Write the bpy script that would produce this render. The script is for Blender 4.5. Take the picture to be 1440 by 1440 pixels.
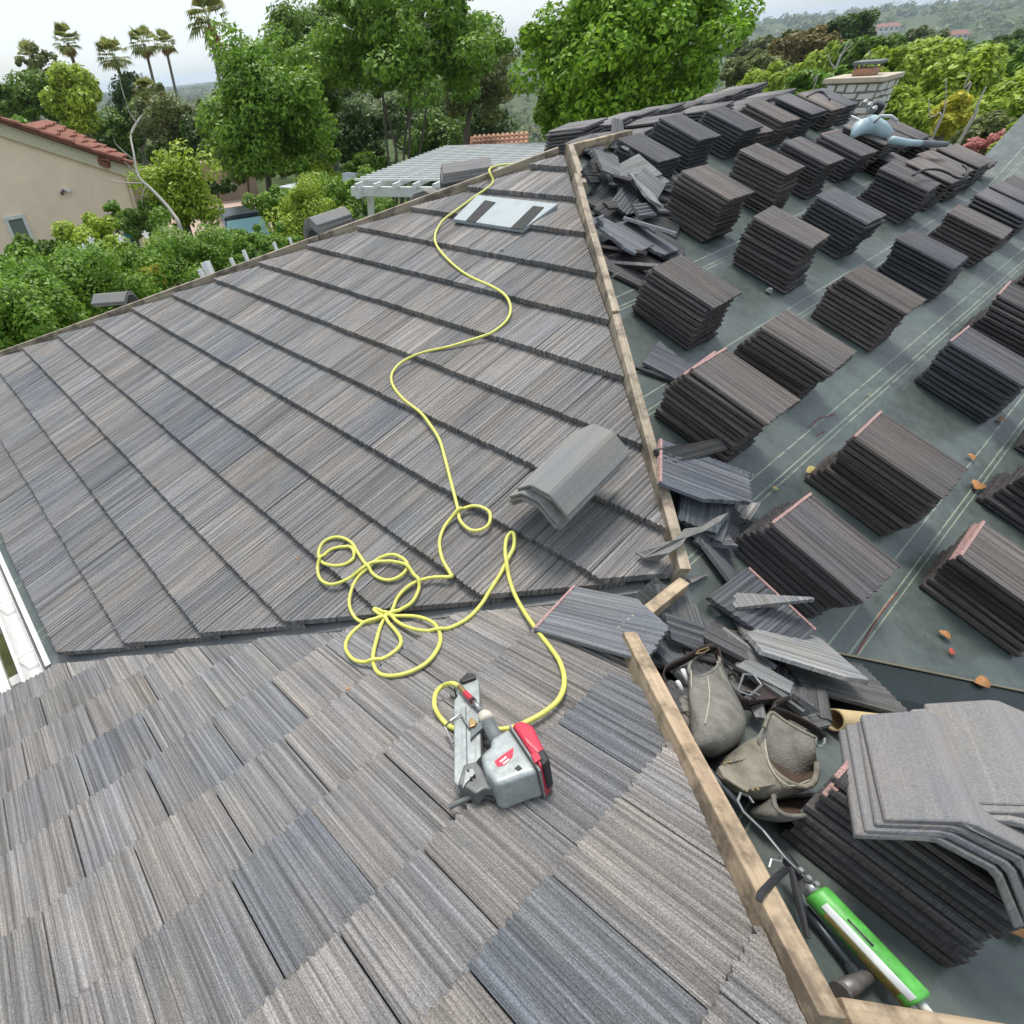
import bpy, bmesh, math, random
import numpy as np
from mathutils import Vector, Matrix
for o in list(bpy.data.objects): bpy.data.objects.remove(o)
random.seed(7); RNG = np.random.default_rng(7)
sc = bpy.context.scene
COL = sc.collection
# ------------------------------------------------------------------ camera
F, CX, CY = 755.962, 494.6, 787.43            # focal length and principal point in photo pixels (photo 1440 x 1440)
YAW, PITCH, ROLL = 0.973486, -0.743335, -0.105071
U = 0.335                                      # plan depth of one tile course in metres
S = 0.356447                                   # roof slope (rise / run)
CAM = np.array([-13.1699, -8.02242, 2.32157]) * U
_f = np.array([math.cos(PITCH)*math.cos(YAW), math.cos(PITCH)*math.sin(YAW), math.sin(PITCH)])
_r = np.array([math.sin(YAW), -math.cos(YAW), 0]); _u = np.cross(_r, _f)
MR = np.array([math.cos(ROLL)*_r + math.sin(ROLL)*_u, -math.sin(ROLL)*_r + math.cos(ROLL)*_u, _f])
cd = bpy.data.cameras.new('camera'); cam = bpy.data.objects.new('camera', cd); COL.objects.link(cam)
cd.sensor_width = 36; cd.lens = 36*F/1440; cd.shift_x = (720-CX)/1440; cd.shift_y = (CY-720)/1440
cd.clip_start = 0.05; cd.clip_end = 9000
m = Matrix.Identity(4)
for i in range(3):
    m[i][0], m[i][1], m[i][2], m[i][3] = MR[0][i], MR[1][i], -MR[2][i], CAM[i]
cam.matrix_world = m
sc.camera = cam
# ------------------------------------------------------------------ sky, sun, exposure
SUN_EL, SUN_AZ = math.radians(63), math.radians(60)     # high sun behind thin cloud; azimuth from +x towards +y
w = bpy.data.worlds.new('World'); sc.world = w; w.use_nodes = True
nt = w.node_tree; nt.nodes.clear()
wo = nt.nodes.new('ShaderNodeOutputWorld'); bg = nt.nodes.new('ShaderNodeBackground')
sky = nt.nodes.new('ShaderNodeTexSky'); sky.sky_type = 'NISHITA'; sky.sun_disc = False
sky.sun_elevation = SUN_EL; sky.sun_rotation = math.radians(90) - SUN_AZ
sky.air_density = 1.0; sky.dust_density = 2.5; sky.ozone_density = 1.0; sky.altitude = 50
tcw = nt.nodes.new('ShaderNodeTexCoord'); mpw = nt.nodes.new('ShaderNodeMapping'); mpw.inputs['Scale'].default_value = (1, 1, 5)
nzw = nt.nodes.new('ShaderNodeTexNoise'); nzw.inputs['Scale'].default_value = 2.2; nzw.inputs['Detail'].default_value = 5
rpw = nt.nodes.new('ShaderNodeValToRGB'); rpw.color_ramp.elements[0].position = .30; rpw.color_ramp.elements[0].color = (.35, .35, .35, 1)
rpw.color_ramp.elements[1].position = .62; rpw.color_ramp.elements[1].color = (.9, .9, .9, 1)
mxw = nt.nodes.new('ShaderNodeMix'); mxw.data_type = 'RGBA'; mxw.inputs['B'].default_value = (4.9, 5.5, 5.9, 1)   # cloud
L = nt.links.new
L(tcw.outputs['Generated'], mpw.inputs['Vector']); L(mpw.outputs['Vector'], nzw.inputs['Vector']); L(nzw.outputs['Fac'], rpw.inputs['Fac'])
L(sky.outputs['Color'], mxw.inputs['A']); L(rpw.outputs['Color'], mxw.inputs['Factor'])
L(mxw.outputs['Result'], bg.inputs['Color']); bg.inputs['Strength'].default_value = 0.112; L(bg.outputs['Background'], wo.inputs['Surface'])
sl = bpy.data.lights.new('sun', 'SUN'); sun = bpy.data.objects.new('sun', sl); COL.objects.link(sun)
sl.energy = 2.0; sl.angle = math.radians(18); sl.color = (1.0, .96, .9)
sd = Vector((math.cos(SUN_EL)*math.cos(SUN_AZ), math.cos(SUN_EL)*math.sin(SUN_AZ), math.sin(SUN_EL)))
sun.rotation_euler = sd.to_track_quat('Z', 'Y').to_euler()
sc.view_settings.view_transform = 'Standard'; sc.view_settings.look = 'None'
sc.view_settings.exposure = 0.84; sc.view_settings.gamma = 1.0; sc.view_settings.use_curve_mapping = False
sc.render.engine = 'CYCLES'
sc.render.resolution_x = 1024; sc.render.resolution_y = 1024
GZ = -4.4                                       # ground level at the house
# ------------------------------------------------------------------ frames: roof slopes and pixel rays
c_ = 1/math.sqrt(1+S*S); s_ = S*c_
# plane: (u contour axis, v upslope axis, n normal, offset d with n.X = d)
def _pl(u, v, d):
    u = np.array(u, float); v = np.array(v, float); n = np.cross(u, v); return (u, v, n, d*S*U*c_)
PL = {'A': _pl((0,-1,0), (c_,0,s_), 0), 'B': _pl((-1,0,0), (0,-c_,s_), -14.23), 'C': _pl((1,0,0), (0,c_,s_), -.85),
      'D': _pl((-1,0,0), (0,-c_,s_), 2.15), 'E': _pl((0,1,0), (-c_,0,s_), -16.33), 'F': _pl((0,-1,0), (c_,0,s_), -18.8)}
def zpl(pl, x, y):
    n, d = PL[pl][2], PL[pl][3]; return (d - n[0]*x - n[1]*y)/n[2]
def ray(q):
    return MR.T @ np.array([(q[0]-CX)/F, -(q[1]-CY)/F, 1.0])
def hp(q, pl, h=0.0):
    n, d = PL[pl][2], PL[pl][3]; r = ray(q)
    return CAM + r*((d + h - n@CAM)/(n@r))
def hz(q, z):
    r = ray(q); return CAM + r*((z-CAM[2])/r[2])
def at(q, dist):
    r = ray(q); return CAM + r*(dist/math.hypot(r[0], r[1]))
def to_px(X):
    d = MR @ (np.asarray(X, float)-CAM); return (CX + F*d[0]/d[2], CY - F*d[1]/d[2], d[2])
def frame(pl, P, yaw=0, tilt=0, roll=0, h=0):
    """matrix with local x along the contour, y up the slope, z the normal; turned by yaw about the normal"""
    u, v, n, _ = PL[pl]
    R = Matrix((u, v, n)).transposed() @ Matrix.Rotation(yaw, 3, 'Z') @ Matrix.Rotation(tilt, 3, 'X') @ Matrix.Rotation(roll, 3, 'Y')
    M = R.to_4x4(); M.translation = Vector(np.asarray(P) + n*h); return M
# ------------------------------------------------------------------ mesh helpers
class MB:
    def __init__(s): s.v = []; s.f = []; s.mi = []; s.k = 0
    def add(s, vs, fs):
        b = len(s.v); s.v += [tuple(map(float, p)) for p in vs]; s.f += [tuple(i+b for i in f) for f in fs]; s.mi += [s.k]*len(fs); return s
    def box(s, lo, hi, M=None):
        x0,y0,z0 = lo; x1,y1,z1 = hi
        vs = [Vector(p) for p in ((x0,y0,z0),(x1,y0,z0),(x1,y1,z0),(x0,y1,z0),(x0,y0,z1),(x1,y0,z1),(x1,y1,z1),(x0,y1,z1))]
        if M is not None: vs = [M @ p for p in vs]
        return s.add(vs, [(3,2,1,0),(4,5,6,7),(0,1,5,4),(1,2,6,5),(2,3,7,6),(3,0,4,7)])
    def prism(s, bot, top):
        n = len(bot); return s.add(list(bot)+list(top), [tuple(range(n))[::-1], tuple(range(n, 2*n))] + [(i, (i+1)%n, n+(i+1)%n, n+i) for i in range(n)])
    def tube(s, path, r, n=8, cap=True, taper=None):
        path = [Vector(p) for p in path]; rings = []; up = None
        for i, p in enumerate(path):
            t = (path[min(i+1, len(path)-1)] - path[max(i-1, 0)])
            t = t.normalized() if t.length > 1e-9 else Vector((0,0,1))
            if up is None: up = t.orthogonal().normalized()
            up = (up - t*up.dot(t)); up = up.normalized() if up.length > 1e-6 else t.orthogonal().normalized()
            sd_ = t.cross(up); rr = r[i] if hasattr(r, '__len__') else r
            rings.append([p + (up*math.cos(2*math.pi*k/n) + sd_*math.sin(2*math.pi*k/n))*rr for k in range(n)])
        vs = [q for R in rings for q in R]; fs = []
        for i in range(len(rings)-1):
            for k in range(n):
                a = i*n+k; b = i*n+(k+1)%n; fs.append((a, b, b+n, a+n))
        if cap: fs += [tuple(range(n))[::-1], tuple(range(len(vs)-n, len(vs)))]
        return s.add(vs, fs)
    def lathe(s, prof, M, n=16):
        vs = []; fs = []
        for (r, z) in prof:
            for k in range(n): vs.append(M @ Vector((r*math.cos(2*math.pi*k/n), r*math.sin(2*math.pi*k/n), z)))
        for i in range(len(prof)-1):
            for k in range(n):
                a = i*n+k; b = i*n+(k+1)%n; fs.append((a, b, b+n, a+n))
        fs += [tuple(range(n))[::-1], tuple(range(len(vs)-n, len(vs)))]
        return s.add(vs, fs)
    def grid(s, rows):
        n = len(rows[0]); vs = [p for r in rows for p in r]
        return s.add(vs, [(i*n+k, i*n+k+1, (i+1)*n+k+1, (i+1)*n+k) for i in range(len(rows)-1) for k in range(n-1)])
    def data(s, name, mats, smooth=False):
        me = bpy.data.meshes.new(name); me.from_pydata(s.v, [], s.f)
        for mm in (mats if isinstance(mats, (list, tuple)) else [mats]): me.materials.append(mm)
        if any(s.mi): me.polygons.foreach_set('material_index', s.mi)
        if smooth: me.polygons.foreach_set('use_smooth', [True]*len(me.polygons))
        me.update(); return me
    def build(s, name, mats, parent=None, smooth=False, bevel=0, solid=0, seg=2):
        o = link(name, s.data(name, mats, smooth), parent)
        if solid:
            md = o.modifiers.new('solid', 'SOLIDIFY'); md.thickness = solid; md.offset = 0
        if bevel:
            md = o.modifiers.new('bevel', 'BEVEL'); md.width = bevel; md.segments = seg; md.limit_method = 'ANGLE'; md.angle_limit = math.radians(40)
        return o
def link(name, data, parent=None, M=None):
    o = bpy.data.objects.new(name, data); COL.objects.link(o)
    if M is not None: o.matrix_world = M
    if parent is not None:
        o.parent = parent; o.matrix_parent_inverse = (PINV[parent.name] if parent.name in PINV else Matrix.Identity(4))
    return o
PINV = {}
def thing(name, label, cat, loc=(0,0,0), group=None):
    o = bpy.data.objects.new(name, None); COL.objects.link(o); o.location = loc; o.empty_display_size = .1
    PINV[o.name] = Matrix.Translation(Vector(loc)).inverted()
    tag(o, label, cat, group); return o
def tag(o, label=None, cat=None, group=None, kind=None):
    if label: o['label'] = label
    if cat: o['category'] = cat
    if group: o['group'] = group
    if kind: o['kind'] = kind
    return o
def copy_tree(o, parent=None, loc=None):
    c = o.copy(); COL.objects.link(c); c.parent = parent
    for ch in [x for x in o.children]: copy_tree(ch, c)
    if loc is not None: c.location = loc
    return c
def smooth_path(pts, n=6):
    """Catmull-Rom through points"""
    P = [np.asarray(p, float) for p in pts]; out = []
    for i in range(len(P)-1):
        a, b, c, d = P[max(i-1,0)], P[i], P[i+1], P[min(i+2,len(P)-1)]
        for k in range(n):
            t = k/n; out.append(.5*((2*b) + (-a+c)*t + (2*a-5*b+4*c-d)*t*t + (-a+3*b-3*c+d)*t**3))
    out.append(P[-1]); return out
# ------------------------------------------------------------------ materials
def nodes(name):
    mt = bpy.data.materials.new(name); mt.use_nodes = True; t = mt.node_tree; b = t.nodes['Principled BSDF']; return mt, t, b
def N(t, kind, **kw):
    n = t.nodes.new(kind)
    for k, v in kw.items():
        if hasattr(n, k) and k not in n.inputs: setattr(n, k, v)
        else: n.inputs[k].default_value = v
    return n
def ramp(t, stops):
    r = t.nodes.new('ShaderNodeValToRGB'); e = r.color_ramp.elements
    while len(e) < len(stops): e.new(.5)
    for x, (p, c) in zip(e, stops): x.position = p; x.color = (c, c, c, 1) if not hasattr(c, '__len__') else (*c, 1)
    return r
def mul(t, a, b, blend='MULTIPLY', fac=1.0):
    mx = t.nodes.new('ShaderNodeMix'); mx.data_type = 'RGBA'; mx.blend_type = blend; mx.inputs['Factor'].default_value = fac
    for s_k, v in (('A', a), ('B', b)):
        if hasattr(v, 'is_output'): t.links.new(v, mx.inputs[s_k])
        else: mx.inputs[s_k].default_value = (*v, 1)
    return mx.outputs['Result']
def mat(name, col, rough=.6, metal=0, var=.25, scale=12, bump=.0, bscale=60, stretch=None, spec=.5, coord='Object'):
    """plain surface with mottled colour and fine relief"""
    mt, t, b = nodes(name); L = t.links.new
    tc = N(t, 'ShaderNodeTexCoord'); mp = N(t, 'ShaderNodeMapping')
    if stretch: mp.inputs['Scale'].default_value = stretch
    L(tc.outputs[coord], mp.inputs['Vector'])
    nz = N(t, 'ShaderNodeTexNoise', Scale=scale, Detail=6.0, Roughness=.65); L(mp.outputs['Vector'], nz.inputs['Vector'])
    r = ramp(t, [(.25, 1-var), (.75, 1+var)]); L(nz.outputs['Fac'], r.inputs['Fac'])
    L(mul(t, col, r.outputs['Color']), b.inputs['Base Color'])
    b.inputs['Roughness'].default_value = rough; b.inputs['Metallic'].default_value = metal; b.inputs['Specular IOR Level'].default_value = spec
    if bump:
        n2 = N(t, 'ShaderNodeTexNoise', Scale=bscale, Detail=5.0); L(mp.outputs['Vector'], n2.inputs['Vector'])
        bp = N(t, 'ShaderNodeBump', Strength=bump, Distance=.01); L(n2.outputs['Fac'], bp.inputs['Height']); L(bp.outputs['Normal'], b.inputs['Normal'])
    return mt
def tile_mat(name, spread=1.0, gloss=.75, contrast=1.0, gs=1.0, gk=1.0):
    """striated concrete tile: grooves along the tile length; colour from object colour or the tint attribute"""
    mt, t, b = nodes(name); L = t.links.new
    at_ = N(t, 'ShaderNodeAttribute', attribute_name='lc'); oi = N(t, 'ShaderNodeObjectInfo'); ti = N(t, 'ShaderNodeAttribute', attribute_name='tint')
    off = N(t, 'ShaderNodeVectorMath', operation='SCALE'); off.inputs[0].default_value = (31, 17, 0); L(oi.outputs['Random'], off.inputs['Scale'])
    ad = N(t, 'ShaderNodeVectorMath', operation='ADD'); L(at_.outputs['Vector'], ad.inputs[0]); L(off.outputs['Vector'], ad.inputs[1])
    def noise(sx, sy, scale, det=4.0, ro=.6):
        mp = N(t, 'ShaderNodeMapping'); mp.inputs['Scale'].default_value = (sx, sy, 8); L(ad.outputs['Vector'], mp.inputs['Vector'])
        nz = N(t, 'ShaderNodeTexNoise', Scale=scale, Detail=det, Roughness=ro); L(mp.outputs['Vector'], nz.inputs['Vector']); return nz.outputs['Fac']
    stripe = noise(105, .9, 1.0, 4.0, .66); fine = noise(360, 3, 1.0, 2.0); grit = noise(330*gs, 260*gs, 1.0, 3.0, .8); patch = noise(5, 2.5, 1.0, 3.0)
    k = contrast
    r1 = ramp(t, [(.34, 1-.62*k), (.44, 1-.25*k), (.54, 1+.13*k), (.66, 1+.65*k)]); L(stripe, r1.inputs['Fac'])
    r2 = ramp(t, [(.3, 1-.22*k), (.7, 1+.25*k)]); L(fine, r2.inputs['Fac'])
    r3 = ramp(t, [(.32, 1-.5*gk), (.5, 1.0), (.68, 1+.62*gk)]); L(grit, r3.inputs['Fac'])
    r4 = ramp(t, [(.35, (.90, .94, 1.0)), (.65, (1.08, 1.05, 1.01))]); L(patch, r4.inputs['Fac'])
    base = N(t, 'ShaderNodeMix', data_type='RGBA', blend_type='ADD'); base.inputs['Factor'].default_value = 1
    L(oi.outputs['Color'], base.inputs['A']); L(ti.outputs['Color'], base.inputs['B'])
    c = mul(t, base.outputs['Result'], r1.outputs['Color']); c = mul(t, c, r2.outputs['Color']); c = mul(t, c, r3.outputs['Color']); c = mul(t, c, r4.outputs['Color'])
    L(c, b.inputs['Base Color'])
    b.inputs['Roughness'].default_value = gloss; b.inputs['Specular IOR Level'].default_value = .35
    fk = N(t, 'ShaderNodeMath', operation='MULTIPLY'); L(fine, fk.inputs[0]); fk.inputs[1].default_value = min(1.0, k*1.25)
    h = N(t, 'ShaderNodeMath', operation='MULTIPLY_ADD'); L(stripe, h.inputs[0]); h.inputs[1].default_value = min(1.0, k*1.25); L(fk.outputs[0], h.inputs[2])
    h2 = N(t, 'ShaderNodeMath', operation='MULTIPLY_ADD'); L(grit, h2.inputs[0]); h2.inputs[1].default_value = .55*gk; L(h.outputs['Value'], h2.inputs[2])
    bp = N(t, 'ShaderNodeBump', Strength=.9, Distance=.007); L(h2.outputs['Value'], bp.inputs['Height']); L(bp.outputs['Normal'], b.inputs['Normal'])
    return mt
TILE = tile_mat('weathered_tile', contrast=.78)
TILE_NEW = tile_mat('charcoal_tile', gloss=.5, contrast=.8)
PINK = mat('pink_paint', (.36, .22, .20), .85, var=.75, scale=150, bump=.6)
def felt_mat():
    mt, t, b = nodes('green_felt'); L = t.links.new
    g = N(t, 'ShaderNodeNewGeometry'); sp = N(t, 'ShaderNodeSeparateXYZ'); L(g.outputs['Position'], sp.inputs['Vector'])
    nz = N(t, 'ShaderNodeTexNoise', Scale=1.7, Detail=8.0, Roughness=.6); L(g.outputs['Position'], nz.inputs['Vector'])
    n2 = N(t, 'ShaderNodeTexNoise', Scale=14.0, Detail=6.0, Roughness=.7); L(g.outputs['Position'], n2.inputs['Vector'])
    r = ramp(t, [(.3, (.060, .074, .068)), (.5, (.085, .104, .094)), (.72, (.115, .125, .113))]); L(nz.outputs['Fac'], r.inputs['Fac'])
    r2 = ramp(t, [(.3, .72), (.7, 1.12)]); L(n2.outputs['Fac'], r2.inputs['Fac'])
    col = mul(t, r.outputs['Color'], r2.outputs['Color'])
    def lines(src, period, phase, width):
        a = N(t, 'ShaderNodeMath', operation='MULTIPLY_ADD'); L(src, a.inputs[0]); a.inputs[1].default_value = 1/period; a.inputs[2].default_value = phase
        fr = N(t, 'ShaderNodeMath', operation='FRACT'); L(a.outputs[0], fr.inputs[0])
        lt = N(t, 'ShaderNodeMath', operation='LESS_THAN'); L(fr.outputs[0], lt.inputs[0]); lt.inputs[1].default_value = width/period; return lt.outputs[0]
    def add(a, b_):
        m_ = N(t, 'ShaderNodeMath', operation='MAXIMUM'); L(a, m_.inputs[0]); L(b_, m_.inputs[1]); return m_.outputs[0]
    y = sp.outputs['Y']
    ln = add(add(lines(y, .62, .513, .006), lines(y, .62, .40, .006)), add(lines(y, .62, .55, .005), lines(y, 1.24, .20, .006)))
    br = ramp(t, [(.34, .1), (.5, .95)]); L(n2.outputs['Fac'], br.inputs['Fac'])
    mk = N(t, 'ShaderNodeMath', operation='MULTIPLY'); L(ln, mk.inputs[0]); L(br.outputs['Color'], mk.inputs[1])
    mx = N(t, 'ShaderNodeMix', data_type='RGBA'); L(mk.outputs[0], mx.inputs['Factor']); L(col, mx.inputs['A']); mx.inputs['B'].default_value = (.27, .31, .22, 1)
    L(mx.outputs['Result'], b.inputs['Base Color']); b.inputs['Roughness'].default_value = .42; b.inputs['Specular IOR Level'].default_value = .6
    n3 = N(t, 'ShaderNodeTexNoise', Scale=5.0, Detail=4.0); L(g.outputs['Position'], n3.inputs['Vector'])
    bp = N(t, 'ShaderNodeBump', Strength=.8, Distance=.03); L(n3.outputs['Fac'], bp.inputs['Height']); L(bp.outputs['Normal'], b.inputs['Normal'])
    return mt
FELT = felt_mat()
def wood_mat(name, light, dark, axis=0):
    mt, t, b = nodes(name); L = t.links.new
    tc = N(t, 'ShaderNodeTexCoord'); mp = N(t, 'ShaderNodeMapping'); sc_ = [40, 40, 40]; sc_[axis] = 1.2; mp.inputs['Scale'].default_value = sc_
    L(tc.outputs['Object'], mp.inputs['Vector'])
    nz = N(t, 'ShaderNodeTexNoise', Scale=1.0, Detail=6.0, Roughness=.6); L(mp.outputs['Vector'], nz.inputs['Vector'])
    n2 = N(t, 'ShaderNodeTexNoise', Scale=7.0, Detail=5.0, Roughness=.7); L(tc.outputs['Object'], n2.inputs['Vector'])
    r = ramp(t, [(.35, dark), (.6, light)]); L(nz.outputs['Fac'], r.inputs['Fac'])
    r2 = ramp(t, [(.38, (.42, .40, .39)), (.55, (1.05, 1.03, 1.0))]); L(n2.outputs['Fac'], r2.inputs['Fac'])
    L(mul(t, r.outputs['Color'], r2.outputs['Color']), b.inputs['Base Color']); b.inputs['Roughness'].default_value = .75
    bp = N(t, 'ShaderNodeBump', Strength=.4, Distance=.004); L(nz.outputs['Fac'], bp.inputs['Height']); L(bp.outputs['Normal'], b.inputs['Normal'])
    return mt
WOOD = wood_mat('weathered_lumber', (.42, .35, .26), (.25, .205, .155))
WOOD_FRESH = wood_mat('fresh_lumber', (.47, .37, .25), (.30, .22, .145))
FLASH = mat('grey_flashing', (.15, .155, .155), .5, .3, .2, 6, .2)
BLACKMETAL = mat('black_flashing', (.012, .018, .018), .4, .2, .4, 8, .1)
WHITE = mat('white_paint', (.68, .68, .66), .55, var=.12, scale=9, bump=.1)
MORTAR = mat('grey_scrap', (.17, .165, .155), .9, var=.3, scale=30, bump=.6)
BROKEN = mat('broken_concrete', (.26, .25, .24), .9, var=.4, scale=60, bump=.7)
# ================================================================== THE HOUSE
house = thing('house', 'house being re-roofed with grey concrete tiles, green felt bare on one side', 'house', (0, 0, GZ))
def P2(pl, pts, h=0):
    n = PL[pl][2]; return [np.array([x*U, y*U, zpl(pl, x*U, y*U)]) + n*h for x, y in pts]
XR = 14.2                                       # rake end of the long ridge
SLOPE = {}
POLY = {'A': [(.65,1.5), (-7.54,-6.69), (-14.25,.02), (-14.25,16.4)],
        'B': [(-7.54,-6.69), (-8.79,-6.69), (-15.8,-13.7), (-26,-13.7), (-26,-.4), (-14.0,-.23)],
        'C': [(.65,1.5), (XR,1.5), (XR,-3.75), (3.5,-14.45), (3.5,-16.6), (1.12,-16.6), (-8.79,-6.69), (-7.54,-6.69)][::-1],
        'D': [(.65,1.5), (-14.25,16.4), (XR,16.4), (XR,1.5)],
        'E': [(-8.79,-6.69), (1.12,-16.6), (1.12,-22), (-15.8,-22), (-15.8,-13.7)],
        'F': [(XR,-3.75), (26,-3.75), (26,-14.45), (3.5,-14.45)]}
for k, pts in POLY.items():
    a = P2(k, pts); e = np.array([p - np.array([0,0,.10]) for p in a])
    nrm = np.cross(a[1]-a[0], a[2]-a[1])
    if nrm[2] < 0: a = a[::-1]; e = e[::-1]
    SLOPE[k] = MB().prism(e, a).build('roof_slope', FELT, house)
SLOPE['C']['label'] = 'bare roof slope under green felt with pale printed lines'
# walls below the eaves
CREAM = mat('cream_stucco', (.60, .50, .38), .9, var=.1, scale=4, bump=.3)
MB().box((-13.2*U, -12*U, GZ-.3), (13.4*U, 15.2*U, -15*S*U-.12)).build('wall', CREAM, house)
MB().box((-24*U, -20*U, GZ-.3), (-1.6*U, -1.3*U, -15*S*U-.17)).build('wall', CREAM, house)
MB().box((14.0*U, -12*U, GZ-.3), (25*U, -4.5*U, -15*U*S-.4)).build('wall', CREAM, house)
# rake boards at the far end
for (a, b) in (((XR,1.5),(XR,-3.75)),):
    p, q = P2('C', [a, b]); MB().prism([p+[.003,0,-.2], p+[.04,0,-.2], q+[.04,0,-.2], q+[.003,0,-.2]], [p+[.003,0,.02], p+[.04,0,.02], q+[.04,0,.02], q+[.003,0,.02]]).build('rake_board', WHITE, house)
# ------------------------------------------------------------------ roof tiles
TW, TL, TT = .292, .42, .036                     # cover width, length, thickness of a tile
def tile_mesh(seed, w=TW-.0045, L_=TL, t=TT, lugs=False, pink=False, nr=12, jag=.008, dep=.006):
    r = random.Random(seed); n = 2*nr+1
    us = [w*i/(n-1) for i in range(n)]
    for i in range(1, n-1): us[i] += r.uniform(-.0035, .0035)
    ws = [t - (0 if i % 2 else r.uniform(.5, 1.0)*dep) - r.uniform(0, .0012) for i in range(n)]
    jg = [(-r.uniform(.2, 1)*jag if i % 2 else r.uniform(.1, .9)*jag) for i in range(n)]
    mb = MB()
    vs = [(us[i], jg[i], ws[i]) for i in range(n)] + [(us[i], .012, ws[i]) for i in range(n)] + [(us[i], L_, ws[i]) for i in range(n)] + [(us[i], jg[i]*.6+.002, 0) for i in range(n)] + [(us[i], L_, 0) for i in range(n)]
    fs = []
    for i in range(n-1):
        fs += [(i, i+1, n+i+1, n+i), (n+i, n+i+1, 2*n+i+1, 2*n+i), (3*n+i, 3*n+i+1, i+1, i), (2*n+i, 2*n+i+1, 4*n+i+1, 4*n+i), (3*n+i+1, 3*n+i, 4*n+i, 4*n+i+1)]
    fs += [(3*n, 0, n, 2*n, 4*n), (n-1, 4*n-1, 5*n-1, 3*n-1, 2*n-1)]
    mb.add(vs, fs)
    if pink:
        mb.k = 1
        for i in range(n-1): mb.mi[5*i+3] = 1
        mb.box((.002, L_-.010, t-.0045), (w-.002, L_+.0012, t+.0006))
        mb.k = 0
    if lugs:                                     # nibs that keep stacked tiles apart
        for v0 in (.04, L_-.06): mb.box((.035, v0, -.0075), (w-.035, v0+.018, 0))
    me = mb.data('roof_tile', [TILE_NEW if lugs else TILE, PINK])
    set_lc(me); return me
def set_lc(me, off=(0,0,0)):
    a = me.attributes.new('lc', 'FLOAT_VECTOR', 'POINT') if 'lc' not in me.attributes else me.attributes['lc']
    co = np.empty(len(me.vertices)*3, np.float32); me.vertices.foreach_get('co', co)
    co = co.reshape(-1,3) + np.array(off, np.float32); a.data.foreach_set('vector', co.ravel())
FULL = [tile_mesh(i) for i in range(8)]
def cut_mesh(me, cuts, jag=0):
    """cut a tile mesh by planes (co, no) in tile space, keep the side opposite to no; None if nothing is left"""
    bm = bmesh.new(); bm.from_mesh(me)
    for co, no in cuts:
        g = bm.verts[:] + bm.edges[:] + bm.faces[:]
        bmesh.ops.bisect_plane(bm, geom=g, plane_co=co, plane_no=no, clear_outer=True)
        if not bm.faces: bm.free(); return None
        be = [e for e in bm.edges if e.is_boundary]
        if be: bmesh.ops.holes_fill(bm, edges=be, sides=200)
    if len(bm.verts) < 8: bm.free(); return None
    if jag:
        for v in bm.verts: pass
    me2 = bpy.data.meshes.new('roof_tile'); bm.to_mesh(me2); bm.free()
    for mm in me.materials: me2.materials.append(mm)
    if 'lc' in me2.attributes: me2.attributes.remove(me2.attributes['lc'])
    set_lc(me2); return me2
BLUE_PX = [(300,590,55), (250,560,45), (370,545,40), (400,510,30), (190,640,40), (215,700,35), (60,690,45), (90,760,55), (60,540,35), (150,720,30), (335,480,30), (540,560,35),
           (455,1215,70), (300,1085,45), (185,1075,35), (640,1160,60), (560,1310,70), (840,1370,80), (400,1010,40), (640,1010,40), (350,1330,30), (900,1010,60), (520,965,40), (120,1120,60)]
def tile_tint(X, r):
    x, y, z = to_px(X)
    base = Vector(r.choice([(.215,.199,.186), (.21,.198,.188), (.205,.196,.189), (.225,.207,.192), (.19,.183,.177)])) * r.uniform(.84, 1.16) * 1.08
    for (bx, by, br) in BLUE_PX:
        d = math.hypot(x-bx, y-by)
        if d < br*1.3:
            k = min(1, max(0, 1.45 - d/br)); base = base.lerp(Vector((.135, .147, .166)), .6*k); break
    return base
ROOF_TILES = []                                   # (slope, mesh, matrix, tint, screen size)
def lay(pl, courses, u_lo, u_hi, phases, bounds, hb=.042):
    """courses: list of (v of butt line, exposure); bounds(mid) gives world half spaces (point, outward normal)"""
    u, v, n, d = PL[pl]; r = random.Random(ord(pl))
    org = np.array(P2(pl, [(0, 0)])[0]) if pl != 'X' else 0
    for k, (v0, ex) in enumerate(courses):
        ph = phases.get(k, r.uniform(0, TW))
        j0 = int(math.floor((u_lo-ph)/TW)); j1 = int(math.ceil((u_hi-ph)/TW))
        for j in range(j0, j1):
            uu = ph + j*TW
            dl = math.asin(.036/.3556) + r.uniform(-.004, .004)
            P = u*(uu + r.uniform(-.0012,.0012)) + v*(v0 + r.uniform(-.003,.003)) + n*(d + hb + r.uniform(-.0015,.002))
            R = Matrix((u, v, n)).transposed() @ Matrix.Rotation(-dl, 3, 'X') @ Matrix.Rotation(r.uniform(-.003,.003), 3, 'Y')
            M = R.to_4x4(); M.translation = Vector(P); Mi = M.inverted()
            me = r.choice(FULL); cuts = []; out = False
            loc = [Vector((a, b, c2)) for a in (0, TW) for b in (-.006, TL) for c2 in (0, TT)]
            for pt, no in bounds:
                ds = [(M @ q - Vector(pt)).dot(Vector(no)) for q in loc]
                if min(ds) > -.012: out = True; break
                if max(ds) > 0: cuts.append((Mi @ Vector(pt), (Mi.to_3x3() @ Vector(no)).normalized()))
            if out: continue
            if cuts:
                me = cut_mesh(me, cuts)
                if me is None: continue
            ctr = M @ Vector((TW/2, TL/2, TT)); x, y, z = to_px(ctr)
            vis = -60 < x < 1500 and -60 < y < 1500 and z > 0
            size = (1/z if vis else 0)*(.6 if cuts else 1)
            ROOF_TILES.append((pl, me, M, tile_tint(ctr, r), size))
r2 = math.sqrt(.5)
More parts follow.
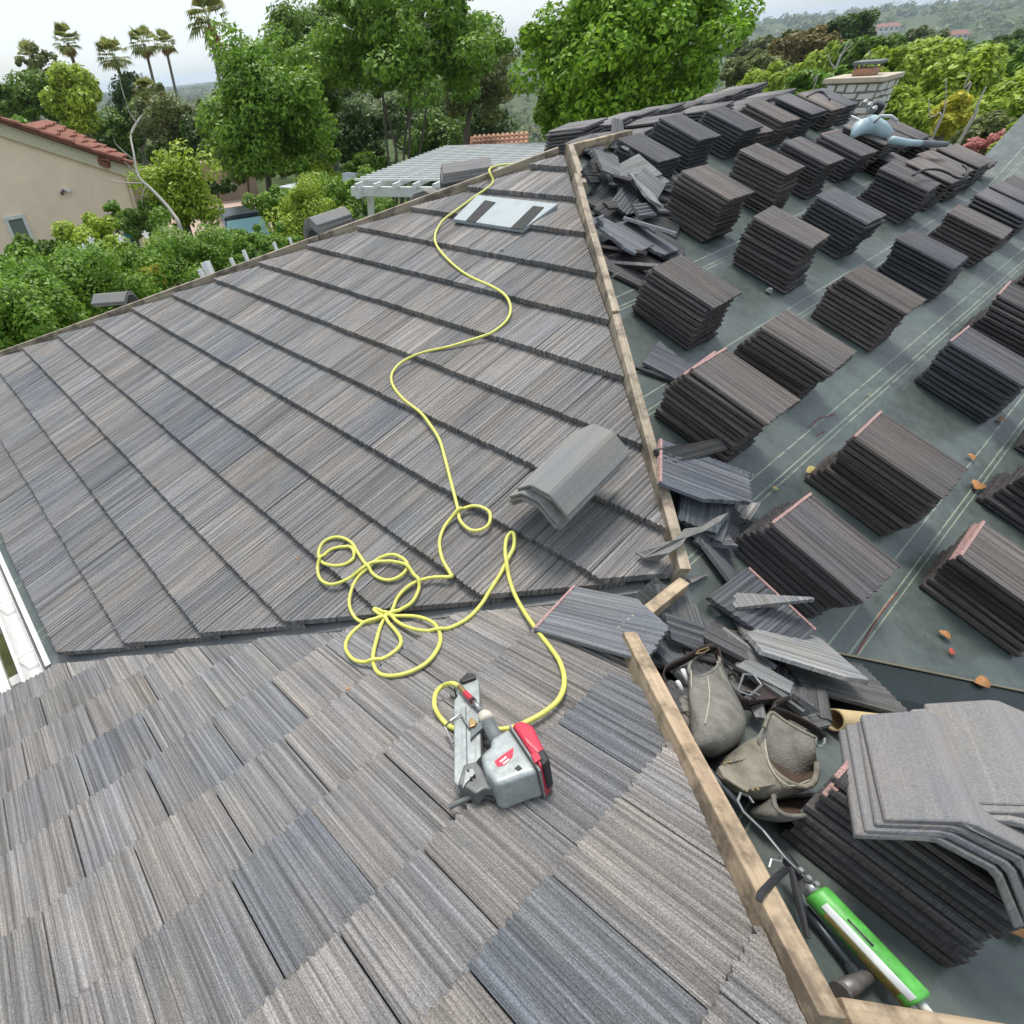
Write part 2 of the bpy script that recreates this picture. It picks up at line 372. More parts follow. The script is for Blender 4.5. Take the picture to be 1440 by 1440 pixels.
def line_bound(pt, no): x, y = pt; return ((x*U, y*U, 0), (no[0], no[1], 0))
# A: courses by x = -k U ; u runs along -y
cA = [(-k*U/c_, .3556) for k in range(0, 15)]
lay('A', cA, -16.6*U, 7*U, {2: .363, 3: .815, 4: .708, 5: 1.412, 6: 1.279, 8: -.381, 9: -.54, 11: .02},
    [line_bound((-.58, .35), (r2, -r2)), line_bound((-7.05, 8.95), (r2, r2)), line_bound((-7.54+.1, -6.69+.1), (-r2, -r2)), ((.45*U, 0, 0), (1, 0, 0))])
# B: courses by y ; u runs along -x
yB = [-.34, -1.07, -2.02, -2.98, -3.97, -4.96, -5.95, -6.96, -7.74, -8.74, -9.74, -10.74, -11.74]
cB = [((PL['B'][2][1]*PL['B'][3] - y*U)/c_, .3556) for y in yB]
lay('B', cB, 7.0*U, 22*U, {5: 4.387, 6: 4.181, 4: 4.259, 7: 4.025, 8: 3.849, 3: 5.06, 1: 4.858},
    [line_bound((-7.54-.08, -6.69-.08), (r2, r2)), line_bound((-8.79-.10, -6.69), (r2, -r2)), ((-22*U, 0, 0), (-1, 0, 0))])
ROOF_TILES = [q for q in ROOF_TILES if not (q[0] == 'B' and (q[2].translation.x > -8.75*U and q[2].translation.y < -6.1*U))]
ROOF_TILES.sort(key=lambda q: -q[4])
for pl, me, M, tint, size in ROOF_TILES[:300]:
    o = link('roof_tile', me, SLOPE[pl], M); o.color = (*tint, 1)
def join_stuff(name, items, mats, parent=None):
    """join (mesh, matrix, tint) into one object"""
    vs, lp, ls, lt_, mi, lc, tn = [], [], [], [], [], [], []; b = 0; lb = 0; r = random.Random(3)
    for me, M, tint in items:
        nv = len(me.vertices); co = np.empty(nv*3); me.vertices.foreach_get('co', co); co = co.reshape(-1,3)
        A = np.array(M); vs.append(co @ A[:3,:3].T + A[:3,3]); lc.append(co + np.array([r.uniform(0,30), r.uniform(0,20), 0]))
        nl = len(me.loops); li = np.empty(nl, np.int32); me.loops.foreach_get('vertex_index', li); lp.append(li+b)
        npol = len(me.polygons); a = np.empty(npol, np.int32); me.polygons.foreach_get('loop_start', a); ls.append(a+lb)
        a = np.empty(npol, np.int32); me.polygons.foreach_get('loop_total', a); lt_.append(a)
        a = np.empty(npol, np.int32); me.polygons.foreach_get('material_index', a); mi.append(a)
        tn.append(np.tile(np.array([*tint, 1.0]), (nv, 1))); b += nv; lb += nl
    me = bpy.data.meshes.new(name); V = np.concatenate(vs); me.vertices.add(len(V)); me.vertices.foreach_set('co', V.ravel())
    Lp = np.concatenate(lp); me.loops.add(len(Lp)); me.loops.foreach_set('vertex_index', Lp)
    Ls = np.concatenate(ls); me.polygons.add(len(Ls)); me.polygons.foreach_set('loop_start', Ls); me.polygons.foreach_set('loop_total', np.concatenate(lt_)); me.polygons.foreach_set('material_index', np.concatenate(mi))
    for mm in mats: me.materials.append(mm)
    me.update(calc_edges=True)
    a = me.attributes.new('lc', 'FLOAT_VECTOR', 'POINT'); a.data.foreach_set('vector', np.concatenate(lc).astype(np.float32).ravel())
    a = me.attributes.new('tint', 'FLOAT_COLOR', 'POINT'); a.data.foreach_set('color', np.concatenate(tn).astype(np.float32).ravel())
    o = link(name, me, parent); o.color = (0, 0, 0, 1); o['kind'] = 'stuff'; return o
rest = [(me, M, t) for _, me, M, t, _ in ROOF_TILES[300:]]
if rest: join_stuff('roof_tiles', rest, [TILE, PINK], house)
# ------------------------------------------------------------------ valley flashings, hip boards, vent, gutter
def strip(pl1, pl2, a, b, w1, w2, name, m_, h=.006, rib=0):
    """folded valley metal between two slopes along a->b (course units); w1, w2 half widths in metres"""
    a = np.array([a[0]*U, a[1]*U, 0]); b = np.array([b[0]*U, b[1]*U, 0]); t = (b-a)/np.linalg.norm(b-a); sd_ = np.array([-t[1], t[0], 0])
    def on(pl, p): return np.array([p[0], p[1], zpl(pl, p[0], p[1])+h])
    s1 = sd_ if (zpl(pl1, *(a+sd_*.1)[:2]) >= zpl(pl2, *(a+sd_*.1)[:2])) else -sd_
    rows = []
    for p in (a, a+(b-a)*.33, a+(b-a)*.66, b):
        rows.append([on(pl1, p+s1*w1), on(pl1, p+s1*.012) + [0,0,.0], on(pl1, p)+[0,0,rib], on(pl2, p-s1*.012), on(pl2, p-s1*w2)])
    return MB().grid(rows).build(name, m_, house, solid=.002)
strip('A', 'B', (-7.78,-6.45), (-14.3,.07), .26, .26, 'valley_flashing', FLASH, rib=.018)
strip('C', 'E', (-8.6,-6.88), (1.1,-16.58), .155, .22, 'valley_flashing', BLACKMETAL, rib=.012)
GOLD = mat('brass_edge', (.30, .25, .17), .4, .6, .2)
p0 = P2('C', [(-8.6+.33,-6.88+.33), (1.1+.33,-16.58+.33)], .012); MB().tube(p0, .005, 6).build('flashing_hem', GOLD, house)
def board(a, b, w, h, m_, z0=0.0, name='hip_board', parent=house, up=(0,0,1), bev=.003):
    """a straight sawn board from a to b (bottom centre line), local x along the board"""
    a = Vector(a); b = Vector(b); x = (b-a); L_ = x.length; x.normalize(); y = Vector(up).cross(x).normalized(); z = x.cross(y)
    M = Matrix((x, y, z)).transposed().to_4x4(); M.translation = a + z*z0
    n = max(2, int(L_/.25)); rr = random.Random(int(L_*1000)); mb = MB(); rows = []
    for i in range(n+1):
        t = L_*i/n; j = [rr.uniform(-.0015, .0015) for _ in range(4)]
        rows.append([(t, -w/2+j[0], 0), (t, w/2+j[1], 0), (t, w/2+j[1], h+j[2]), (t, -w/2+j[0], h+j[3])])
    vs = [p for r_ in rows for p in r_]; fs = [(0,1,2,3)[::-1], tuple(4*n+i for i in range(4))]
    for i in range(n):
        for k in range(4): fs.append((4*i+k, 4*i+(k+1)%4, 4*i+4+(k+1)%4, 4*i+4+k))
    mb.add(vs, fs); o = link(name, mb.data(name, m_), parent, M)
    md = o.modifiers.new('bevel', 'BEVEL'); md.width = bev; md.segments = 2; return o
def hipz(pl, x, y): return np.array([x*U, y*U, zpl(pl, x*U, y*U)])
off = .30                                        # boards stand just on the far side of the cut tiles
# hip between the tiled slope and the felt slope: three lengths
def on_hip(t, o=0): x = .65 - t; y = 1.5 - t; return np.array([(x+o)*U, (y-o)*U, zpl('A', (x)*U, y*U)])
board(on_hip(.02, .07), on_hip(1.35, .10), .040, .10, WOOD, .005)
board(on_hip(1.1, .02), on_hip(4.6, .02), .042, .105, WOOD, .01)
board(on_hip(4.62, .02), on_hip(8.1, .0), .042, .105, WOOD, .0)
# hip towards the garden
def on_hip2(t, o=0): x = .65 - t; y = 1.5 + t; return np.array([(x+o)*U, (y+o)*U, zpl('A', x*U, y*U)])
for a, b in ((.05, 4.3), (4.32, 9.0), (9.02, 14.8)): board(on_hip2(a, .08), on_hip2(b, .08), .036, .088, WOOD, .0)
# hip between the near tiled slope and the tool slope
def on_hip3(t, o=0): x = -8.79 - t; y = -6.69 - t; return np.array([(x+o)*U, (y-o)*U, zpl('B', x*U, y*U)])
board(on_hip3(.12, .0), on_hip3(2.42, .0), .045, .11, WOOD_FRESH, .0)
# short ridge piece and the ridge nailers beyond the apex
board(hipz('B', -7.62, -6.72)+[0,0,.0], hipz('B', -8.85, -6.66)+[0,0,.0], .042, .09, WOOD_FRESH)
board(hipz('C', .75, 1.5), hipz('C', 3.4, 1.5), .040, .09, WOOD_FRESH, .0, 'ridge_board')
a = hp((1150,1428), 'E', .0); b = hp((1470,1480), 'E', .0); board(a, b, .04, .07, WOOD_FRESH, 0, 'batten')
# flat metal roof vent
VENTM = mat('vent_metal', (.30, .34, .35), .6, .0, .12, 8)
DARK = mat('vent_slot', (.02, .022, .02), .8)
q = [(638,313), (735,328), (785,292), (672,279)]
bot = [hp(p, 'A', .055) for p in q]; n = PL['A'][2]
vent = MB().prism([p+n*0 for p in bot], [p+n*.028 for p in bot]).build('roof_vent', VENTM, house, bevel=.004)
for qs in ([(655,311), (668,313), (697,285), (682,282)], [(718,321), (735,323), (765,292), (750,290)]):
    b_ = [hp(p, 'A', .0835) for p in qs]; MB().prism(b_, [p+n*.004 for p in b_]).build('vent_slot', DARK, vent)
# gutter along the left eave: open K shape with straps
def gutter(y0, y1):
    x0 = -14.42*U; z0 = zpl('A', -14.25*U, 0) - .02
    prof = [(0, 0), (0, -.10), (-.08, -.10), (-.115, -.02), (-.115, 0), (-.10, .004)]
    rows = [[(x0+dx, y, z0+dz) for dx, dz in prof] for y in np.linspace(y0, y1, 8)]
    g = MB().grid(rows).build('gutter', WHITE, house, solid=.003)
    for y in np.arange(y0+.25, y1, .6): MB().box((x0-.112, y, z0-.002), (x0-.001, y+.02, z0+.002)).build('gutter_strap', WHITE, g)
    MB().tube([(x0-.115, y0, z0+.004), (x0-.115, y1, z0+.004)], .006, 6).build('gutter_lip', WHITE, g)
gutter(.05*U, 16.3*U)
MB().box((-14.36*U, .25*U, zpl('A', -14.25*U, 0)-.22), (-14.26*U, 16.3*U, zpl('A', -14.25*U, 0)-.02)).build('fascia', WHITE, house)
CHALK = mat('red_chalk', (.35, .06, .04), .95, var=.5, scale=90)
for pts in ([(1205,920), (1222,890), (1240,860), (1262,832)], [(1138,600), (1152,588), (1175,582)], [(1148,612), (1160,606)]):
    mb = MB(); P = [hp(p, 'C', .004) for p in pts]; mb.tube(P, [.0016]*len(P), 5); mb.build('chalk_mark', CHALK, SLOPE['C'])
# ================================================================== STACKED FLAT TILES
STK = [tile_mesh(40+i, .325, .415, .019, True) for i in range(5)]
STKP = [tile_mesh(60+i, .325, .415, .019, True, True) for i in range(3)]
PITCH_T = .0263
stacked = []
LAB_STACK = 'charcoal flat concrete roof tile lying in a stack on the green felt'
LAB_PINK = 'flat concrete roof tile with pink painted head edge, stacked on the green felt'
LAB_RIDGE = 'flat concrete roof tile in a low stack just beyond the long ridge'
ROWN = ['the first row under the ridge', 'the second row below the ridge', 'the short row near the far rake', 'the third row below the ridge', 'the fourth row below the ridge', 'the fifth row below the ridge', 'the row next to the valley flashing', 'the lowest row by the eave']
def stack(pl, P, n, yaw=0, pink=0, lean=0, seed=0, lab=ROWN[0], tint=None, bury=0, tilt=0, h=0):
    """P: lower near corner of the bottom tile on the slope"""
    r = random.Random(seed*31+int(abs(P[0]*1000))); u, v, nn, d = PL[pl]
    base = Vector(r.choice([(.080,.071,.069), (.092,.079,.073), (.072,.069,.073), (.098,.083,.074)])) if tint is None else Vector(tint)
    drift = 0; wave = r.uniform(-.02, .02); ph = r.uniform(0, 6)
    for i in range(n):
        du = wave*math.sin(ph+i*.7) + r.uniform(-.007,.007); dv = lean*i + .018*math.sin(ph*2+i*.5) + r.uniform(-.006,.006)
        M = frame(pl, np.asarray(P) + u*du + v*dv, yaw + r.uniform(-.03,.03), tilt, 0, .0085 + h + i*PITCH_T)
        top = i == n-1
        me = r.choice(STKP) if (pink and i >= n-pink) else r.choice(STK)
        t = base*r.uniform(.75, 1.15)*(1.45 if top else 1)  # topmost tile tinted lighter: light on the stack top put into its colour
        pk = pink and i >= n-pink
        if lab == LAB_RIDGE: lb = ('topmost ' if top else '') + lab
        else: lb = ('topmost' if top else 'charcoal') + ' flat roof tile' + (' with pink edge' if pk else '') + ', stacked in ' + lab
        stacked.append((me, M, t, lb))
# rows of stacks on the felt slope, from the far ridge down to the valley (near lower corner of each, metres)
rowsC = [(-.05, [(1.13,9), (1.83,9), (2.62,8), (3.22,8), (3.78,7), (4.25,6), (.62,6), (2.2,6)]),
         (-.75, [(.24,11), (1.16,11), (1.91,10), (2.62,9), (3.21,9), (3.72,7), (4.25,6)]), (-1.12, [(4.3,5), (3.3,5)]),
         (-1.37, [(-1.05,10), (.21,11), (1.15,10), (2.42,10), (3.02,9), (3.5,8), (3.98,8), (4.4,6)]),
         (-1.97, [(-1.70,11), (-.92,10), (.15,10), (1.28,9), (2.29,9), (3.0,9), (3.55,8), (4.05,7)]),
         (-2.64, [(-2.14,8), (-1.37,11), (.09,10), (1.10,10), (2.10,10), (2.95,9)]),
         (-3.22, [(-1.50,8), (-.63,8), (.07,9), (1.2,9)]), (-3.85, [(.4,8), (1.3,9)])]
k = 0
for ri, (y, xs) in enumerate(rowsC):
    for x, n in xs:
        k += 1; P = (x, y, zpl('C', x, y)); near = x < -.3 and y < -2.4
        stack('C', P, n, random.uniform(-.05, .05), pink=(random.choice([1,1,2]) if ((y < -2.4 and random.random() < .7) or (x < -1.2 and y < -1.9) or random.random() < .06) else 0), lean=random.uniform(-.002, .004), seed=k, lab=ROWN[ri])
# low stacks along the far side of the ridge, nearly level, leaning on one another
zr = zpl('C', 0, 1.5*U); rr0 = random.Random(9)
for row in (0, 1):
    for i, x in enumerate(np.arange(.85 + .25*row, 4.5, .46)):
        if row == 0 and i % 5 == 3: continue
        nn_ = rr0.choice([4, 5, 6]) + 3*row; lean_ = rr0.uniform(-.02, .02)
        for k2 in range(nn_):
            Mr = Matrix.Translation((x + .004*k2 + rr0.uniform(-.004,.004), 1.5*U + .03 + .42*row + rr0.uniform(-.012,.012), zr - .06 - .03*row + k2*PITCH_T)) @ Matrix.Rotation(rr0.uniform(-.05,.05), 4, 'Z') @ Matrix.Rotation(-.09+lean_, 4, 'Y') @ Matrix.Rotation(-.10, 4, 'X')
            Mr = Mr @ Matrix.Translation((.325, .415, 0)) @ Matrix.Rotation(math.pi, 4, 'Z')
            top = k2 == nn_-1; stacked.append((rr0.choice(STK), Mr, Vector((.11,.10,.097))*rr0.uniform(.7,1.15)*(1.7 if top else 1), ('topmost ' if top else '') + LAB_RIDGE))  # top tile's paler tint stands in for light catching it above the ridge
stacked.sort(key=lambda q: (Vector(q[1].translation) - Vector(CAM)).length)
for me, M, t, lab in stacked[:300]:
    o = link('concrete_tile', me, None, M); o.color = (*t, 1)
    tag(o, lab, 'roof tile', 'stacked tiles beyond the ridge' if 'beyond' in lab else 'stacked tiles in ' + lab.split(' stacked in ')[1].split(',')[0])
if stacked[300:]:
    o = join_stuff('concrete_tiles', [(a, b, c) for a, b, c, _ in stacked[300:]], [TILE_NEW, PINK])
    tag(o, 'far stacks of flat concrete roof tiles along and beyond the long ridge', 'roof tiles')
# ================================================================== ANGLED RIDGE TILES
RIDGE = tile_mat('ridge_tile_concrete', gloss=.9, contrast=.14, gs=.8, gk=.42)
def ridge_mesh(seed, L_=.41, w=.27, rise=.085, t=.017):
    r = random.Random(seed); mb = MB(); hw = w/2
    prof = [(-hw, -rise), (-hw*.42, -.008), (-hw*.30, 0), (hw*.30, 0), (hw*.42, -.008), (hw, -rise)]
    rows = []
    for i in range(4):
        y = L_*i/3 + (r.uniform(-.003,.003) if i in (0,3) else 0)
        rows.append([(x + r.uniform(-.001,.001), y + r.uniform(-.0025,.0025), z) for x, z in prof] + [(x*.955, y + r.uniform(-.0025,.0025), z - t) for x, z in prof[::-1]])
    n = 12; vs = [p for q in rows for p in q]; fs = [tuple(range(12))[::-1], tuple(range(36, 48))]
    for i in range(3):
        for k in range(n): fs.append((i*n+k, i*n+(k+1)%n, (i+1)*n+(k+1)%n, (i+1)*n+k))
    mb.add(vs, fs); me = mb.data('ridge_tile', RIDGE); set_lc(me); return me
RM = [ridge_mesh(i) for i in range(5)]
def basis(P, y, n, h=0):
    """local y along the given direction, z near n"""
    y = Vector(y).normalized(); n = Vector(n); n = (n - y*n.dot(y)).normalized(); x = y.cross(n)
    M = Matrix((x, y, n)).transposed().to_4x4(); M.translation = Vector(P) + n*h; return M
def ridge_stack(P, axis, nrm, n, lab, grp, tint=(.22,.205,.19), h0=.075, jit=.006, step=.0195, shift=None):
    for i in range(n):
        d = Vector((random.uniform(-jit,jit), random.uniform(-jit,jit), 0))
        M = basis(P, axis, nrm, h0 + i*step); M.translation += M.to_3x3() @ d
        if shift: M.translation += M.to_3x3() @ Vector(shift(i))
        M = M @ Matrix.Rotation(random.uniform(-.02,.02), 4, 'Z')
        o = link('ridge_tile', random.choice(RM), None, M); k = random.uniform(.9, 1.1); o.color = (tint[0]*k, tint[1]*k, tint[2]*k, 1)
        o.modifiers.new('bevel', 'BEVEL').width = .003
        tag(o, lab, 'ridge tile', grp)
nA = PL['A'][2]; nD = PL['D'][2]; nE = PL['E'][2]; nB = PL['B'][2]; nC = PL['C'][2]
# five on the middle of the tiled slope
a = hp((765,735), 'A', .11); b = hp((858,640), 'A', .11)
ridge_stack(a + (a-b)*.02, b-a, nA, 5, 'weathered angled ridge tile in the stack lying on the tiled slope', 'ridge tiles on the tiled slope', (.235,.225,.21), .135, step=.026, shift=lambda i: ((-.03, -.02, 0) if i < 3 else (0, .01, 0)))
# stacks beyond the garden hip board
def behind_hip(xpx, o=.4):
    """a point on the garden slope just beyond the hip board, under the given picture column"""
    lo, hi = 0.0, 15.0
    for _ in range(40):
        t_ = (lo+hi)/2
        if to_px(on_hip2(t_))[0] > xpx: lo = t_
        else: hi = t_
    x, y = (.65-t_+o)*U, (1.5+t_+o)*U; return np.array([x, y, zpl('D', x, y)])
def garden_stack(xpx, n, lab, grp, yawv, lift=.0, o=.42):
    yv = Vector(yawv).normalized(); ridge_stack(behind_hip(xpx, o) - np.array(yv)*.2, yawv, nD, n, lab, grp, (.21,.20,.19), .085+lift)
garden_stack(655, 4, 'angled ridge tile in the stack beside the white pergola', 'ridge tiles by the pergola', (.75,-.65,.05), .12, .5)
garden_stack(598, 3, 'angled ridge tile in the low stack against the garden hip board', 'ridge tiles at the garden hip board', (.75,.6,-.1), .05, .7)
garden_stack(462, 5, 'angled ridge tile in the stack over the leafy hedge', 'ridge tiles over the hedge', (.98,.0,.05), .10, .5)
garden_stack(152, 2, 'angled ridge tile in the pair by the white flowers', 'ridge tiles by the white flowers', (.6,-.75,.05), .17, .5)
M = basis(behind_hip(697, .5), (.75,-.65,.1), nD, .16) @ Matrix.Rotation(-.75, 4, 'X')
o = link('ridge_tile', RM[0], None, M); o.color = (.10,.095,.09,1); tag(o, 'dark ridge tile propped on end beside the yellow hose', 'ridge tile')
# big stack on the tool slope
hE = .245
a = hp((1182,985), 'E', hE); b = hp((1208,1168), 'E', hE); ax = (a-b)/np.linalg.norm(a-b); perp = np.cross(ax, nE)
ctr = b + perp*.135
lab = 'heavy angled ridge tile in the lower set of the leaning stack'
ridge_stack(ctr, ax, nE, 4, lab, 'ridge tiles beside the tool belt', (.20,.19,.185), .074, .002, .0205, shift=lambda i: (.006*i, .004*i, 0))
ridge_stack(ctr, ax, nE, 3, 'heavy angled ridge tile in the upper shifted set of the leaning stack', 'ridge tiles beside the tool belt', (.225,.215,.205), .074+4*.0205, .002, .0205, shift=lambda i: (.085+.012*i, .06+.015*i, .004))
# flat tiles under it
SH = [tile_mesh(90+i, .30, .34, .019, True) for i in range(3)]; SHP = [tile_mesh(95, .30, .34, .019, True, True)]
e0 = hp((1330,1368), 'E', .0); e1 = hp((1112,1192), 'E', .0); dv = (e1-e0)/np.linalg.norm(e1-e0)
for i in range(9):
    M = basis(e0, dv, nE, .0085+i*PITCH_T)
    xdir = np.array(M.to_3x3().col[0]); sgn = 1 if to_px(e0+xdir*.2)[0] > to_px(e0)[0] else -1
    M.translation += M.to_3x3() @ Vector(((0 if sgn > 0 else -.30) + random.uniform(-.006,.006), -.006*i*0 + random.uniform(-.008,.008), 0))
    pk = i in (6, 7, 8)
    o = link('concrete_tile', SHP[0] if pk else random.choice(SH), None, M); k = random.uniform(.8, 1.2); o.color = (.075*k, .068*k, .066*k, 1)
    tag(o, 'flat roof tile in the stack under the heavy angled ridge tiles' if not pk else 'pink edged flat tile high in the stack under the angled ridge tiles', 'roof tile', 'flat tiles under the ridge tiles' if not pk else 'pink edged flat tiles under the ridge tiles')
# ================================================================== AIR HOSE
YEL = mat('yellow_hose', (.62, .60, .13), .45, var=.12, scale=30)
def z1(x, y): return (400+x/3, y/3)
def z2(x, y): return (400+.3889*x, 440+.3889*y)
def z5(x, y): return (440+.2639*x, 680+.2639*y)
hq = [(735,232), (722,237), (693,257), (667,277), (640,297), (623,310), (613,327), (613,343), (627,362), (647,380), (667,392), (690,402), (710,415), (718,432), (713,450), (693,467), (672,475), (633,487), (594,496), (567,508), (552,524), (552,541), (567,561), (591,580), (606,599), (618,619), (626,646), (635,681), (643,712), (647,732), (661,745), (676,745), (688,736), (688,720), (672,712), (655,714), (637,726), (624,743), (618,763), (622,786), (633,806), (634,811)]
hq += [z5(*p) for p in [(640,500),(560,520),(500,555),(450,610),(420,680),(370,740),(340,830),(320,930),(340,1000),(400,1025),(500,1010),(600,960),(660,890),(680,820),(650,750),(580,715),(490,705),(380,715),(290,740),(230,720),(195,650),(205,570),(240,500),(300,445),(350,400),(420,378),(480,400),(505,440),(470,490),(400,515),(330,490),(280,430),(240,370),(200,310),(130,285),(60,310),(30,370),(50,420),(110,437),(170,430),(215,400),(215,360),(180,337),(100,350),(45,400),(25,450),(40,510),(90,537),(150,525),(220,490),(290,445),(380,415),(450,420),(510,455),(555,510),(565,560),(530,630),(470,670),(400,705),(340,730),(250,760),(190,820),(175,880),(220,940),(300,950),(390,925),(460,870),(465,820),(420,760),(370,710),(325,672),(350,672),(420,715),(480,755),(560,780),(650,785),(740,765),(830,715),(900,640),(950,560),(1000,480),(1040,400),(1070,340),(1072,275),(1055,262),(1030,300),(1025,400),(1045,500),(1075,590),(1130,690),(1200,790),(1270,880),(1320,960),(1340,1060),(1310,1150),(1230,1220),(1130,1275),(1060,1300),(1000,1310),(900,1312),(800,1312),(740,1300),(690,1260),(650,1190),(655,1120),(690,1080),(740,1065),(775,1078)]]
def roof_hit(q, h):
    """the upper of the two tiled slopes along this pixel's ray"""
    A = hp(q, 'A', h); B = hp(q, 'B', h); return A if np.linalg.norm(A-CAM) < np.linalg.norm(B-CAM) else B
lift = [0.0]*len(hq)
pts = []
for i, q in enumerate(hq):
    h = .078
    if 2 <= i: h = .074
    if len(hq)-2 <= i: h = .135
    elif len(hq)-5 <= i: h = .10
    pts.append(roof_hit(q, h))
pts[0] = hp((742,229), 'D', .15); pts[1] = np.asarray(on_hip2(1.18, .08)) + [0,0,.118]
# raise later strands where they cross earlier ones
P_ = smooth_path(pts, 6); seen = []
for i, p in enumerate(P_):
    up = 0
    for j in range(0, i-14, 2):
        d = np.linalg.norm(P_[i]-P_[j]); 
        if d < .03: up = max(up, .017*(1-d/.03)+.004)
    P_[i] = p + np.array([0,0,up])
MB().tube(P_, .0088, 8).build('air_hose', YEL, None, smooth=True)
tag(bpy.data.objects['air_hose'], 'yellow rubber air hose snaking in loops down the tiled roof', 'hose')
# ================================================================== NAIL GUN
ALU = mat('cast_aluminium', (.33, .355, .345), .45, .3, .3, 25, .15); RED = mat('red_plastic', (.50, .03, .06), .4, var=.15, scale=20)
GREY = mat('dark_grip', (.13, .145, .15), .6, var=.2, scale=20); BLK = mat('black_rubber', (.02, .02, .022), .55); STEEL = mat('steel', (.38, .38, .37), .35, .8, .2, 30)
BEIGE = mat('beige_cap', (.55, .50, .42), .5, var=.15, scale=40); BRASS = mat('brass', (.40, .27, .13), .4, .8, .2)
def z6(x, y): return (590+.1458*x, 930+.1458*y)
gun = thing('nail_gun', 'red and grey pneumatic nail gun lying on the near tiled slope', 'nail gun', hp((700,1060), 'B', .07))
def slab(name, zs, h0, h1, m_, parent=gun, bevel=.004, shrink=0, fz=z6, pl='B', seg=2):
    n = PL[pl][2]; hm = (h0+h1)/2; b_ = [hp(fz(*p), pl, hm) for p in zs]
    area = sum(b_[i][0]*b_[(i+1)%len(b_)][1]-b_[(i+1)%len(b_)][0]*b_[i][1] for i in range(len(b_)))
    if area < 0: b_ = b_[::-1]
    c = np.mean(b_, axis=0); top = [p+(c-p)*shrink + n*(h1-hm) for p in b_]
    return MB().prism([p-n*(hm-h0) for p in b_], top).build(name, m_, parent, bevel=bevel, seg=seg)
mag = slab('magazine', [(345,420),(378,378),(350,300),(400,240),(545,195),(585,240),(605,960),(560,1015),(385,1250),(345,1215)], .072, .118, ALU)
for x0, x1 in ((395,408), (440,452), (520,536)): slab('groove', [(x0,440),(x1,440),(x1+12,1000),(x0+12,1040)], .1165, .1195, GREY if x0 == 440 else STEEL, mag, .0)
slab('magazine_end', [(395,245),(470,165),(545,180),(560,215),(430,262)], .07, .13, BLK)
slab('magazine_foot', [(335,305),(362,270),(388,300),(385,385),(350,345)], .07, .11, BLK)
slab('housing', [(600,1020),(700,930),(712,845),(830,775),(890,735),(1190,1190),(1040,1230),(780,1330),(740,1300),(650,1180)], .066, .172, ALU, bevel=.018, seg=4, shrink=.06)
slab('housing_rib', [(885,745),(905,735),(1200,1185),(1180,1195)], .066, .182, STEEL, bevel=.004)
cap = slab('end_cap', [(900,722),(1010,685),(1120,745),(1185,885),(1265,1050),(1235,1130),(1195,1185)], .066, .186, RED, bevel=.022, seg=4, shrink=.08)
slab('exhaust_port', [(1070,905),(1120,885),(1180,905),(1190,940),(1110,990)], .182, .192, RED, cap, .003)
slab('bumper', [(1145,1010),(1215,955),(1278,1065),(1215,1135)], .085, .193, BLK, cap, .008)
for i in range(5): slab('cap_rib', [(1015+26*i,745+24*i),(1030+26*i,737+24*i),(1062+22*i,790+22*i),(1047+22*i,798+22*i)], .185, .1885, mat('pale_red', (.62,.14,.16), .5) if i == 0 else bpy.data.materials['pale_red'], cap, .001)
g0 = hp(z6(655,600), 'B', .125); g1 = hp(z6(775,800), 'B', .125)
MB().tube([g0, (g0*.6+g1*.4), g1], [.021,.0225,.026], 14).build('handle', GREY, gun, smooth=True)
ce = hp(z6(635,535), 'B', .125); Mz = basis(ce, g1-g0, nB)
mb = MB(); rows = [(0.002,-.024),(.012,-.021),(.020,-.013),(.0245,0),(.024,.014),(.022,.02)]
mb.lathe(rows, basis(ce, np.cross(g1-g0, nB), (g1-g0)/np.linalg.norm(g1-g0)), 14); mb.build('handle_cap', BEIGE, gun, smooth=True)
k0 = hp(z6(590,470), 'B', .133); k1 = hp(z6(520,385), 'B', .14); k2 = hp(z6(440,305), 'B', .14); k3 = hp(z6(383,240), 'B', .138)
MB().tube([k0, k1], [.008,.008], 10).build('air_plug', STEEL, gun, smooth=True)
cp = MB().tube([k1, k2], [.0105,.0105], 10).build('coupler_sleeve', RED, gun); MB().tube([k2, k3], [.009,.0095], 10).build('coupler_end', BRASS, cp)
MB().tube([k1, k1+(k2-k1)*.18], [.0115,.0115], 10).build('coupler_ring', BLK, cp)
slab('nose', [(385,1250),(440,1062),(560,1025),(640,1120),(700,1215),(740,1300),(640,1290),(560,1345),(480,1290)], .068, .128, mat('dark_cast', (.15,.155,.15), .5, .4, .25, 30), bevel=.006)
slab('nose_plate', [(445,1055),(520,1040),(540,1090),(450,1180),(415,1240)], .126, .136, STEEL, bevel=.002)
MB().tube([hp(z6(520,1290), 'B', .09), hp(z6(400,1350), 'B', .085), hp(z6(285,1405), 'B', .078)], [.008,.007,.009], 8).build('contact_tip', bpy.data.materials['dark_cast'], gun)
MB().tube([hp(z6(560,1345), 'B', .085), hp(z6(640,1300), 'B', .09), hp(z6(735,1335), 'B', .085)], [.008,.011,.009], 8).build('contact_arm', BLK, gun)
for q in ((500,1130), (530,1105), (470,1060)): MB().lathe([(.004,0),(.004,.004)], basis(hp(z6(*q), 'B', .134), (1,0,0), nB), 8).build('screw', BLK, gun)
MB().tube([hp(z6(*p), 'B', h) for p, h in (((325,790),.085), ((245,630),.10), ((300,570),.125), ((395,505),.13), ((440,570),.13), ((485,640),.128))], .004, 8).build('rafter_hook', STEEL, gun)
slab('trigger', [(500,745),(495,785),(560,720),(630,660),(625,610),(500,650)], .10, .13, GREY, bevel=.003)
